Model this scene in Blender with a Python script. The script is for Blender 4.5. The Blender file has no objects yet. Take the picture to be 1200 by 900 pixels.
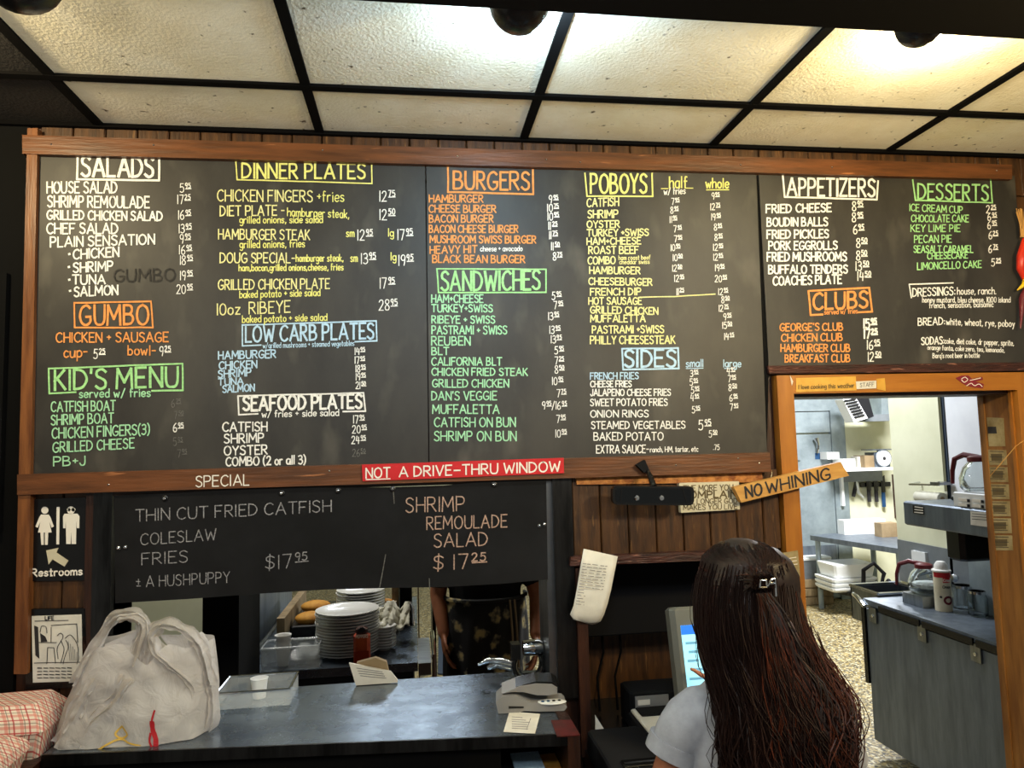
import bpy, bmesh, math, random
from math import sin, cos, pi, radians, sqrt, atan2
from mathutils import Vector, Matrix, noise as mnoise
random.seed(7)
SC = bpy.context.scene
COL = SC.collection

# ---------------------------------------------------------------- camera (metres; z up; the menu wall is the plane y = 0)
F, YAW, PIT, ROL, CD, CE = 836.69, .13699, .08286, -.02571, 2.1093, 1.8
cy_, sy_, cp_, sp_ = cos(YAW), sin(YAW), cos(PIT), sin(PIT)
FW = Vector((sy_*cp_, cy_*cp_, sp_)); _r = Vector((cy_, -sy_, 0)); _u = _r.cross(FW)
RT = cos(ROL)*_r + sin(ROL)*_u; UP = -sin(ROL)*_r + cos(ROL)*_u
CAM = Vector((0, -CD, CE))
cam_d = bpy.data.cameras.new('camera'); cam = bpy.data.objects.new('camera', cam_d); COL.objects.link(cam)
cam_d.sensor_width = 36; cam_d.lens = F/1200*36; cam_d.clip_start = .02
m = Matrix((RT, UP, -FW)).transposed().to_4x4(); m.translation = CAM
cam.matrix_world = m
SC.camera = cam
# ---------------------------------------------------------------- world, lights, exposure
w = bpy.data.worlds.new('world'); SC.world = w; w.use_nodes = True
w.node_tree.nodes['Background'].inputs[0].default_value = (.92, .90, .80, 1)
w.node_tree.nodes['Background'].inputs[1].default_value = .24
SC.view_settings.view_transform = 'Standard'; SC.view_settings.look = 'None'
SC.view_settings.exposure = 0.0; SC.view_settings.gamma = 1; SC.view_settings.use_curve_mapping = False
def area(name, loc, size, sizey, power, col, rot=(0, 0, 0)):
    l = bpy.data.lights.new(name, 'AREA'); l.shape = 'RECTANGLE'; l.size = size; l.size_y = sizey; l.energy = power; l.color = col
    o = bpy.data.objects.new(name, l); COL.objects.link(o); o.location = loc; o.rotation_euler = rot
    return o
def lamp(name, loc, power, col, r=.04):
    l = bpy.data.lights.new(name, 'POINT'); l.energy = power; l.color = col; l.shadow_soft_size = r
    o = bpy.data.objects.new(name, l); COL.objects.link(o); o.location = loc
    return o
WARM, COOL, NEUT = (1, .74, .40), (.86, .93, 1), (1, .98, .90)
# name: kind, location, size, power, colour, tilt
LIGHTS = {
 'dining_left': ('area', (.05, -2.35, 2.68), .5, 12, (.85, .95, 1), 50),
 'dining_right': ('area', (1.6, -2.35, 2.68), .5, 16, (.9, .95, 1), 50),
 'kitchen_rear': ('area', (-.05, 4.5, 2.88), 1.0, 22, (.8, .9, 1), 0),
 'kitchen_station': ('area', (-.7, 1.5, 2.88), .5, 25, (1, .97, .91), 0),
 'kitchen_side': ('area', (2.2, 2.2, 2.88), .8, 50, (.87, .92, 1), 0),
 'kitchen_far': ('area', (4.2, 3.6, 2.88), .9, 250, (.96, .97, 1), 0),
 'unseen_fill_left': ('point', (-.8, -1.4, 2.28), .06, 12, (1, .95, .80), 0),  # this and the next two: unseen fill lamps added to brighten ceiling and boards
 'unseen_fill_middle': ('point', (.25, -1.4, 2.28), .06, 9, (1, .95, .9), 0),
 'unseen_fill_right': ('point', (1.45, -1.4, 2.28), .06, 54, (1, .76, .36), 0),
 'dome_middle': ('point', (.268, -.70, 2.668), .035, 15, (.55, .80, 1), 0),
 'dome_right': ('point', (1.22, -.70, 2.660), .035, 12, (1, .85, .5), 0),
 'dome_left': ('point', (-1.17, -.69, 2.680), .035, 30, (1, .82, .48), 0),
}
for k_, (t_, loc_, s_, p_, c_, r_) in LIGHTS.items():
    if t_ == 'area': area(k_, loc_, s_, s_*.6, p_, c_, (radians(r_), 0, 0))
    else: lamp(k_, loc_, p_, c_, s_)

# ---------------------------------------------------------------- pixel <-> world helpers
def U(px, py, x=None, y=None, z=None):
    d = RT*(px-600)/F - UP*(py-450)/F + FW
    if y is not None: t = (y-CAM.y)/d.y
    elif x is not None: t = (x-CAM.x)/d.x
    else: t = (z-CAM.z)/d.z
    return CAM + d*t

# ---------------------------------------------------------------- materials
def lin(c):
    return tuple(((v/255)/12.92 if v/255 <= .04045 else ((v/255+.055)/1.055)**2.4) for v in c)
def mat(name, c, rough=.6, metal=0, c2=None, scale=8, detail=4, stretch=(1, 1, 1), lo=.35, hi=.65, bump=0, bscale=None,
        alpha=1, trans=0, emit=0, spec=.5, c3=None, s3=60, lo3=.6, hi3=.66, ior=1.45, coat=0, rvar=0):
    M = bpy.data.materials.new(name); M.use_nodes = True
    nt = M.node_tree; N = nt.nodes; L = nt.links; b = N['Principled BSDF']
    C = lin(c)+(1,); b.inputs['Base Color'].default_value = C
    b.inputs['Roughness'].default_value = rough; b.inputs['Metallic'].default_value = metal
    b.inputs['Specular IOR Level'].default_value = spec; b.inputs['IOR'].default_value = ior
    b.inputs['Alpha'].default_value = alpha; b.inputs['Transmission Weight'].default_value = trans
    b.inputs['Coat Weight'].default_value = coat
    if emit: b.inputs['Emission Color'].default_value = C; b.inputs['Emission Strength'].default_value = emit
    if c2 or bump or c3:
        tc = N.new('ShaderNodeTexCoord'); mp = N.new('ShaderNodeMapping'); mp.inputs['Scale'].default_value = stretch
        L.new(tc.outputs['Object'], mp.inputs[0])
        nz = N.new('ShaderNodeTexNoise'); nz.inputs['Scale'].default_value = scale; nz.inputs['Detail'].default_value = detail
        nz.inputs['Roughness'].default_value = .62
        L.new(mp.outputs[0], nz.inputs['Vector'])
        out = None
        if c2:
            r = N.new('ShaderNodeValToRGB'); r.color_ramp.elements[0].position = lo; r.color_ramp.elements[1].position = hi
            r.color_ramp.elements[0].color = C; r.color_ramp.elements[1].color = lin(c2)+(1,)
            L.new(nz.outputs['Fac'], r.inputs[0]); out = r.outputs[0]
        if c3:
            n3 = N.new('ShaderNodeTexNoise'); n3.inputs['Scale'].default_value = s3; n3.inputs['Detail'].default_value = 3
            L.new(mp.outputs[0], n3.inputs['Vector'])
            r3 = N.new('ShaderNodeValToRGB'); r3.color_ramp.elements[0].position = lo3; r3.color_ramp.elements[1].position = hi3
            r3.color_ramp.elements[0].color = (0, 0, 0, 1); r3.color_ramp.elements[1].color = (1, 1, 1, 1)
            L.new(n3.outputs['Fac'], r3.inputs[0])
            mx = N.new('ShaderNodeMix'); mx.data_type = 'RGBA'
            L.new(r3.outputs[0], mx.inputs['Factor'])
            if out: L.new(out, mx.inputs[6])
            else: mx.inputs[6].default_value = C
            mx.inputs[7].default_value = lin(c3)+(1,); out = mx.outputs[2]
        if out: L.new(out, b.inputs['Base Color'])
        if rvar:
            mr = N.new('ShaderNodeMapRange'); mr.inputs[3].default_value = rough-rvar; mr.inputs[4].default_value = rough+rvar
            L.new(nz.outputs['Fac'], mr.inputs[0]); L.new(mr.outputs[0], b.inputs['Roughness'])
        if bump:
            nb = N.new('ShaderNodeTexNoise'); nb.inputs['Scale'].default_value = bscale or scale; nb.inputs['Detail'].default_value = 5
            L.new(mp.outputs[0], nb.inputs['Vector'])
            bp = N.new('ShaderNodeBump'); bp.inputs['Strength'].default_value = bump; bp.inputs['Distance'].default_value = .01
            L.new(nb.outputs['Fac'], bp.inputs['Height']); L.new(bp.outputs[0], b.inputs['Normal'])
    return M
MT = {}
def defm(k, *a, **kw): MT[k] = mat(k, *a, **kw)
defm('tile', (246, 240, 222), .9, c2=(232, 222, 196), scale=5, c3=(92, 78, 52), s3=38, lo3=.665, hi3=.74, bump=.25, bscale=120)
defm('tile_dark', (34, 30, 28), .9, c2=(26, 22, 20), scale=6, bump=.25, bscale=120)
defm('black', (5, 5, 5), .8, spec=.15)
defm('grid_black', (7, 6, 6), .9, spec=.1)
defm('softblack', (20, 20, 22), .85, spec=.2)
defm('gloss_black', (14, 14, 15), .25)
defm('plank', (84, 53, 24), .45, c2=(48, 29, 13), scale=7, stretch=(6, 6, .7), bump=.25, bscale=20, c3=(118, 82, 44), s3=16, lo3=.62, hi3=.75)
defm('rail', (112, 66, 34), .38, c2=(78, 46, 23), scale=7, stretch=(.6, 6, 6), bump=.15, bscale=18, c3=(186, 120, 74), s3=9, lo3=.68, hi3=.76)
defm('rail_v', (128, 78, 38), .42, c2=(88, 48, 20), scale=7, stretch=(6, 6, .6), bump=.15, bscale=18)
defm('dark_wood', (58, 30, 16), .42, c2=(34, 17, 10), scale=6, stretch=(6, 6, .7), bump=.25, bscale=20)
defm('red_wood', (74, 34, 22), .5, c2=(40, 20, 14), scale=14, stretch=(.6, 5, 5), bump=.8, bscale=40, c3=(150, 100, 82), s3=26, lo3=.64, hi3=.72)
defm('orange_wood', (168, 106, 34), .45, c2=(146, 88, 24), scale=5, stretch=(5, 5, .6), bump=.1, bscale=14)
defm('orange_wood_h', (168, 106, 32), .45, c2=(150, 90, 24), scale=5, stretch=(.6, 5, 5), bump=.1, bscale=14)
defm('jamb_wood', (142, 96, 44), .5, c2=(108, 66, 26), scale=6, stretch=(5, 5, .6), bump=.15)
defm('gold_strip', (206, 138, 66), .6, c2=(140, 78, 30), scale=60, stretch=(.7, 1, 1), bump=.5)
defm('slate', (36, 34, 32), .5, c2=(58, 55, 50), scale=2.6, detail=10, stretch=(1.6, 1, .8), lo=.36, hi=.66, c3=(82, 78, 70), s3=7, lo3=.56, hi3=.82, spec=.5)
defm('slate_special', (18, 18, 19), .75, c2=(29, 29, 31), scale=4, detail=6, lo=.4, hi=.7, spec=.2)
defm('white_chalk', (252, 251, 246), .9, c2=(216, 214, 208), scale=150, lo=.3, hi=.75)
defm('thin_chalk', (172, 170, 172), .95, c2=(96, 95, 98), scale=260, lo=.35, hi=.65)
defm('faint_chalk', (120, 118, 112), .95, c2=(70, 68, 66), scale=200, lo=.35, hi=.7)
defm('ghost', (66, 62, 57), .95, c2=(46, 44, 41), scale=90, lo=.3, hi=.6)
defm('yellow_chalk', (244, 240, 140), .9, c2=(212, 208, 116), scale=150, lo=.3, hi=.75)
defm('cream_chalk', (244, 238, 168), .9, c2=(208, 202, 136), scale=150, lo=.3, hi=.75)
defm('orange_chalk', (240, 162, 92), .9, c2=(212, 132, 66), scale=150, lo=.3, hi=.75)
defm('green_chalk', (176, 232, 160), .9, c2=(138, 198, 128), scale=150, lo=.3, hi=.75)
defm('mint_chalk', (178, 232, 188), .9, c2=(144, 200, 156), scale=150, lo=.3, hi=.75)
defm('blue_chalk', (196, 226, 246), .9, c2=(160, 190, 214), scale=150, lo=.3, hi=.75)
defm('pink_chalk', (206, 172, 152), .95, c2=(140, 114, 100), scale=260, lo=.35, hi=.65)
defm('steel', (150, 154, 158), .3, 1, c2=(118, 122, 126), scale=4, stretch=(1, 8, 1), rvar=.06, bump=.06, bscale=40)
defm('counter_steel', (128, 140, 152), .27, .9, c2=(100, 112, 126), scale=14, detail=9, bump=.03, bscale=130, rvar=.06, c3=(160, 168, 176), s3=40, lo3=.66, hi3=.8)
defm('dark_steel', (76, 76, 76), .32, 1, c2=(44, 44, 44), scale=5, stretch=(4, 4, .6), rvar=.08)
defm('galv', (150, 162, 166), .5, .35, c2=(122, 134, 138), scale=5, bump=.1)
defm('unit_steel', (112, 122, 132), .42, .5, c2=(92, 100, 110), scale=4, stretch=(5, 5, .8), rvar=.05)
defm('cream_wall', (226, 226, 196), .75, c2=(214, 214, 182), scale=3)
defm('white_wall', (232, 234, 236), .7, c2=(216, 218, 222), scale=3)
defm('kitchen_ceiling', (200, 200, 190), .9)
defm('grey_panel', (128, 134, 138), .4, .2, c2=(108, 114, 118), scale=4)
defm('white_plastic', (226, 228, 226), .45)
defm('plate_white', (232, 232, 228), .18, coat=.3)
defm('chrome', (210, 212, 214), .12, 1)
defm('paper', (226, 222, 210), .85, c2=(206, 202, 190), scale=12)
defm('old_paper', (168, 152, 112), .8, c2=(128, 108, 66), scale=14)
defm('ink', (40, 38, 40), .8)
defm('grey_ink', (120, 118, 116), .8)
defm('red_sign', (196, 26, 30), .45)
defm('sign_white', (238, 232, 220), .6)
defm('sign_wood', (206, 158, 84), .55, c2=(180, 128, 60), scale=8, stretch=(.7, 5, 5))
defm('brown_ink', (92, 78, 50), .8)
defm('plaque', (214, 206, 180), .55, c2=(196, 186, 156), scale=10)
defm('mirror_glass', (64, 66, 68), .06, 1)
defm('glass', (235, 240, 240), .03, trans=1, ior=1.3)
defm('clear_plastic', (232, 238, 238), .12, alpha=.28)
defm('skin', (178, 118, 88), .5, c2=(166, 104, 76), scale=20)
defm('skin_dark', (150, 94, 62), .5, c2=(136, 84, 54), scale=20)
defm('lip', (140, 70, 62), .5)
defm('eye_white', (220, 218, 212), .3)
defm('shirt', (168, 170, 176), .9, c2=(150, 152, 158), scale=26, bump=.3, bscale=22)
defm('jeans', (40, 46, 60), .9, c2=(30, 34, 46), scale=40)
defm('hair_dark', (36, 18, 12), .5, c2=(18, 9, 7), scale=9, stretch=(1, 1, .4), spec=.4)
defm('hair_red', (78, 36, 20), .4, c2=(36, 16, 10), scale=9, stretch=(1, 1, .4), spec=.4)
defm('screen_blue', (36, 104, 200), .3, emit=1.0)
defm('screen_pale', (150, 214, 232), .3, emit=1.0)
defm('screen_line', (96, 150, 176), .3, emit=.8)
defm('bezel', (96, 98, 92), .45)
defm('pepper_red', (160, 52, 26), .35)
defm('orange_label', (196, 84, 34), .5, c2=(150, 40, 22), scale=14)
defm('bread', (214, 158, 66), .7, c2=(176, 112, 36), scale=14, bump=.4)
defm('cloth_white', (218, 216, 200), .9, c2=(196, 192, 172), scale=8)
defm('wood_pale', (150, 130, 96), .7, c2=(112, 94, 64), scale=8, stretch=(3, 3, .6))
defm('card', (150, 130, 98), .8, c2=(128, 108, 78), scale=6)
defm('maroon', (98, 22, 32), .4)
defm('patch_red', (84, 18, 16), .5, c2=(50, 20, 14), scale=30)
defm('red_print', (176, 26, 36), .6)
defm('yellow_print', (206, 168, 70), .6)
defm('chili_red', (196, 44, 22), .3)
defm('chili_yellow', (226, 186, 32), .3)
defm('straw', (190, 140, 74), .8)
defm('sticker_red', (120, 28, 40), .5)
defm('tape', (216, 168, 74), .35, c2=(198, 146, 54), scale=12)
defm('blue_label', (30, 70, 110), .5)
defm('mat_blue', (44, 56, 70), .8)
defm('grey_plastic', (136, 134, 132), .4)
defm('foam', (232, 230, 224), .7)
defm('bulb', (255, 236, 190), .4, emit=6)
def special_mats():
    # terrazzo floor
    M = mat('terrazzo', (150, 138, 100), .45); nt = M.node_tree; N = nt.nodes; L = nt.links; b = N['Principled BSDF']
    tc = N.new('ShaderNodeTexCoord'); v = N.new('ShaderNodeTexVoronoi'); v.inputs['Scale'].default_value = 70
    L.new(tc.outputs['Object'], v.inputs['Vector']); r = N.new('ShaderNodeValToRGB'); r.color_ramp.interpolation = 'CONSTANT'
    E = r.color_ramp.elements; E[0].color = lin((84, 75, 55))+(1,); E[1].position = .3; E[1].color = lin((150, 136, 98))+(1,)
    for p, c in ((.5, (134, 116, 70)), (.68, (188, 180, 150)), (.82, (54, 50, 43)), (.9, (162, 142, 88))):
        e = E.new(p); e.color = lin(c)+(1,)
    s = N.new('ShaderNodeSeparateColor'); L.new(v.outputs['Color'], s.inputs[0]); L.new(s.outputs[0], r.inputs[0]); L.new(r.outputs[0], b.inputs['Base Color'])
    MT['terrazzo'] = M
    # gingham
    M = mat('gingham', (235, 225, 205), .6); nt = M.node_tree; N = nt.nodes; L = nt.links; b = N['Principled BSDF']
    tc = N.new('ShaderNodeTexCoord'); sp = N.new('ShaderNodeSeparateXYZ'); L.new(tc.outputs['Object'], sp.inputs[0])
    def band(src, period, width, off=0):
        a = N.new('ShaderNodeMath'); a.operation = 'ADD'; a.inputs[1].default_value = off+50*period; L.new(src, a.inputs[0])
        f = N.new('ShaderNodeMath'); f.operation = 'MODULO'; f.inputs[1].default_value = period; L.new(a.outputs[0], f.inputs[0])
        g = N.new('ShaderNodeMath'); g.operation = 'LESS_THAN'; g.inputs[1].default_value = width; L.new(f.outputs[0], g.inputs[0]); return g.outputs[0]
    def mul(a, b_, op='ADD'):
        q = N.new('ShaderNodeMath'); q.operation = op; L.new(a, q.inputs[0]); L.new(b_, q.inputs[1]); return q.outputs[0]
    col = None; cur = None
    xy = mul(sp.outputs[0], sp.outputs[1]); zz = mul(sp.outputs[2], sp.outputs[1])
    for src, per, wd, off, c, a in ((xy, .036, .008, 0, (216, 120, 104), .6), (zz, .036, .008, .003, (216, 120, 104), .6), (xy, .036, .004, .016, (186, 40, 44), .8),
                                    (zz, .036, .004, .016, (186, 40, 44), .8), (xy, .036, .0025, -.010, (90, 80, 60), .6), (zz, .036, .0025, -.010, (90, 80, 60), .6)):
        g = band(src, per, wd, off); sc = N.new('ShaderNodeMath'); sc.operation = 'MULTIPLY'; sc.inputs[1].default_value = a; L.new(g, sc.inputs[0])
        mx = N.new('ShaderNodeMix'); mx.data_type = 'RGBA'; L.new(sc.outputs[0], mx.inputs['Factor'])
        if cur: L.new(cur, mx.inputs[6])
        else: mx.inputs[6].default_value = lin((236, 222, 204))+(1,)
        mx.inputs[7].default_value = lin(c)+(1,); cur = mx.outputs[2]
    L.new(cur, b.inputs['Base Color']); MT['gingham'] = M
    # translucent bag film
    M = bpy.data.materials.new('bag_film'); M.use_nodes = True; nt = M.node_tree; N = nt.nodes; L = nt.links; b = N['Principled BSDF']
    b.inputs['Base Color'].default_value = lin((226, 222, 218))+(1,); b.inputs['Roughness'].default_value = .32
    b.inputs['Alpha'].default_value = .72
    tr = N.new('ShaderNodeBsdfTranslucent'); tr.inputs[0].default_value = lin((232, 226, 220))+(1,); mx = N.new('ShaderNodeMixShader'); mx.inputs[0].default_value = .35
    L.new(b.outputs[0], mx.inputs[1]); L.new(tr.outputs[0], mx.inputs[2]); L.new(mx.outputs[0], N['Material Output'].inputs[0])
    nb = N.new('ShaderNodeTexNoise'); nb.inputs['Scale'].default_value = 22; nb.inputs['Detail'].default_value = 3; nb.inputs['Distortion'].default_value = 1.2
    bp = N.new('ShaderNodeBump'); bp.inputs['Strength'].default_value = .6; bp.inputs['Distance'].default_value = .012
    tc = N.new('ShaderNodeTexCoord'); L.new(tc.outputs['Object'], nb.inputs['Vector']); L.new(nb.outputs['Fac'], bp.inputs['Height']); L.new(bp.outputs[0], b.inputs['Normal']); L.new(bp.outputs[0], tr.inputs['Normal'])
    MT['bag_film'] = M
    # floral apron
    M = mat('floral', (14, 14, 16), .8); nt = M.node_tree; N = nt.nodes; L = nt.links; b = N['Principled BSDF']
    tc = N.new('ShaderNodeTexCoord'); v = N.new('ShaderNodeTexVoronoi'); v.inputs['Scale'].default_value = 11
    nz = N.new('ShaderNodeTexNoise'); nz.inputs['Scale'].default_value = 26; L.new(tc.outputs['Object'], nz.inputs['Vector'])
    L.new(tc.outputs['Object'], v.inputs['Vector']); q = N.new('ShaderNodeMath'); q.operation = 'ADD'; L.new(v.outputs['Distance'], q.inputs[0]); L.new(nz.outputs['Fac'], q.inputs[1])
    r = N.new('ShaderNodeValToRGB'); E = r.color_ramp.elements; E[0].position = .68; E[0].color = lin((168, 150, 100))+(1,); E[1].position = .90; E[1].color = lin((12, 12, 13))+(1,)
    e = E.new(.80); e.color = lin((96, 92, 76))+(1,)
    L.new(q.outputs[0], r.inputs[0]); L.new(r.outputs[0], b.inputs['Base Color']); MT['floral'] = M
special_mats()

# ---------------------------------------------------------------- mesh builder
ORG = {}
def top(o, label=None, cat=None, group=None, kind=None):
    if label: o['label'] = label
    if cat: o['category'] = cat
    if group: o['group'] = group
    if kind: o['kind'] = kind
    return o
def thing(name, loc, label=None, cat=None, group=None, kind=None):
    o = bpy.data.objects.new(name, None); COL.objects.link(o); o.location = loc; o.empty_display_size = .05
    ORG[o.name] = Vector(loc); return top(o, label, cat, group, kind)
class MB:
    def __init__(s): s.v = []; s.f = []
    def add(s, vs, fs):
        n = len(s.v); s.v += [Vector(v) for v in vs]; s.f += [tuple(i+n for i in f) for f in fs]; return s
    def box(s, a, b, R=None, piv=None):
        x0, y0, z0 = a; x1, y1, z1 = b
        vs = [Vector(p) for p in ((x0, y0, z0), (x1, y0, z0), (x1, y1, z0), (x0, y1, z0), (x0, y0, z1), (x1, y0, z1), (x1, y1, z1), (x0, y1, z1))]
        if R is not None:
            pv = Vector(piv) if piv is not None else (Vector(a)+Vector(b))/2
            vs = [R @ (v-pv)+pv for v in vs]
        return s.add(vs, [(0, 3, 2, 1), (4, 5, 6, 7), (0, 1, 5, 4), (1, 2, 6, 5), (2, 3, 7, 6), (3, 0, 4, 7)])
    def rbox(s, a, b, c=.004, R=None, piv=None):
        # box with chamfered vertical edges and a chamfered top
        x0, y0, z0 = a; x1, y1, z1 = b
        def ring(i, z): return [(x0+i+c, y0+i, z), (x1-i-c, y0+i, z), (x1-i, y0+i+c, z), (x1-i, y1-i-c, z), (x1-i-c, y1-i, z), (x0+i+c, y1-i, z), (x0+i, y1-i-c, z), (x0+i, y0+i+c, z)]
        return s.loft([ring(c*.6, z0), ring(0, z0+c*.6), ring(0, z1-c*.6), ring(c*.6, z1)], R, piv)
    def loft(s, rings, R=None, piv=None, cap=True, closed=True):
        n = len(rings[0]); vs = [Vector(p) for r in rings for p in r]
        if R is not None:
            pv = Vector(piv) if piv is not None else sum(vs, Vector())/len(vs)
            vs = [R @ (v-pv)+pv for v in vs]
        fs = []
        for i in range(len(rings)-1):
            for j in range(n if closed else n-1):
                k = (j+1) % n; fs.append((i*n+j, i*n+k, (i+1)*n+k, (i+1)*n+j))
        if cap: fs += [tuple(reversed(range(n))), tuple((len(rings)-1)*n+j for j in range(n))]
        return s.add(vs, fs)
    def prism(s, pts, d):
        n = len(pts); d = Vector(d); vs = [Vector(p) for p in pts]+[Vector(p)+d for p in pts]
        fs = [tuple(range(n)), tuple(reversed(range(n, 2*n)))]+[(i, i+n, (i+1) % n+n, (i+1) % n) for i in range(n)]
        return s.add(vs, fs)
    def lathe(s, prof, c, n=20, axis='z', R=None, sx=1, sy=1):
        rings = []
        for r, h in prof:
            ring = []
            for j in range(n):
                a = 2*pi*j/n; p = Vector((r*cos(a)*sx, r*sin(a)*sy, h))
                if axis == 'y': p = Vector((p.x, p.z, p.y))
                if axis == 'x': p = Vector((p.z, p.x, p.y))
                if R is not None: p = R @ p
                ring.append(p+Vector(c))
            rings.append(ring)
        return s.loft(rings)
    def tube(s, pts, r, n=8, cap=True, flat=1):
        pts = [Vector(p) for p in pts]; rings = []
        rr = r if isinstance(r, (list, tuple)) else [r]*len(pts)
        t0 = (pts[1]-pts[0]).normalized(); ref = Vector((0, 0, 1)) if abs(t0.z) < .9 else Vector((1, 0, 0))
        for i, p in enumerate(pts):
            t = (pts[min(i+1, len(pts)-1)]-pts[max(i-1, 0)]).normalized()
            a = (ref-t*ref.dot(t)); a = a.normalized() if a.length > 1e-6 else t.orthogonal().normalized(); b = t.cross(a); ref = a
            rings.append([p+(a*cos(2*pi*j/n)+b*sin(2*pi*j/n)*flat)*rr[i] for j in range(n)])
        return s.loft(rings, cap=cap)
    def blob(s, c, r, n=12, m_=8, R=None):
        rings = []
        for i in range(m_+1):
            th = pi*(i+.02)/(m_+.04)
            ring = []
            for j in range(n):
                a = 2*pi*j/n; p = Vector((r[0]*sin(th)*cos(a), r[1]*sin(th)*sin(a), -r[2]*cos(th)))
                if R is not None: p = R @ p
                ring.append(p+Vector(c))
            rings.append(ring)
        return s.loft(rings)
    def build(s, name, m_, parent=None, label=None, cat=None, group=None, kind=None, smooth=False, org=None):
        if parent is not None: o0 = ORG[parent.name]
        else:
            xs = [v.x for v in s.v]; ys = [v.y for v in s.v]; zs = [v.z for v in s.v]
            o0 = Vector(((min(xs)+max(xs))/2, (min(ys)+max(ys))/2, min(zs))) if org is None else Vector(org)
        me = bpy.data.meshes.new(name); me.from_pydata([v-o0 for v in s.v], [], s.f); me.update()
        bm = bmesh.new(); bm.from_mesh(me); bmesh.ops.recalc_face_normals(bm, faces=bm.faces); bm.to_mesh(me); bm.free()
        me.materials.append(MT[m_] if isinstance(m_, str) else m_)
        if smooth:
            for p in me.polygons: p.use_smooth = True
            me.set_sharp_from_angle(angle=radians(42))
        o = bpy.data.objects.new(name, me); COL.objects.link(o)
        if parent is not None: o.parent = parent; ORG[o.name] = o0
        else: o.location = o0; ORG[o.name] = o0
        return top(o, label, cat, group, kind)
def B(a, b): return MB().box(a, b)
def wpoly(px, y, th):
    """outline traced on a wall plane y, extruded towards the wall by th"""
    return MB().prism([U(a, b, y=y) for a, b in px], (0, th, 0))
def copy_tree(o, delta, parent=None):
    c = o.copy(); COL.objects.link(c)
    if parent is None: c.location = o.location+Vector(delta)
    else: c.parent = parent
    for ch in o.children: copy_tree(ch, delta, c)
    return c
def mod_apply(o):
    dg = bpy.context.evaluated_depsgraph_get(); me = bpy.data.meshes.new_from_object(o.evaluated_get(dg)); o.modifiers.clear(); o.data = me
def remesh(o, vox, smooth_it=4):
    r = o.modifiers.new('r', 'REMESH'); r.mode = 'VOXEL'; r.voxel_size = vox; r.use_smooth_shade = True
    s = o.modifiers.new('s', 'SMOOTH'); s.iterations = smooth_it; s.factor = .5
    mod_apply(o)

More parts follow.
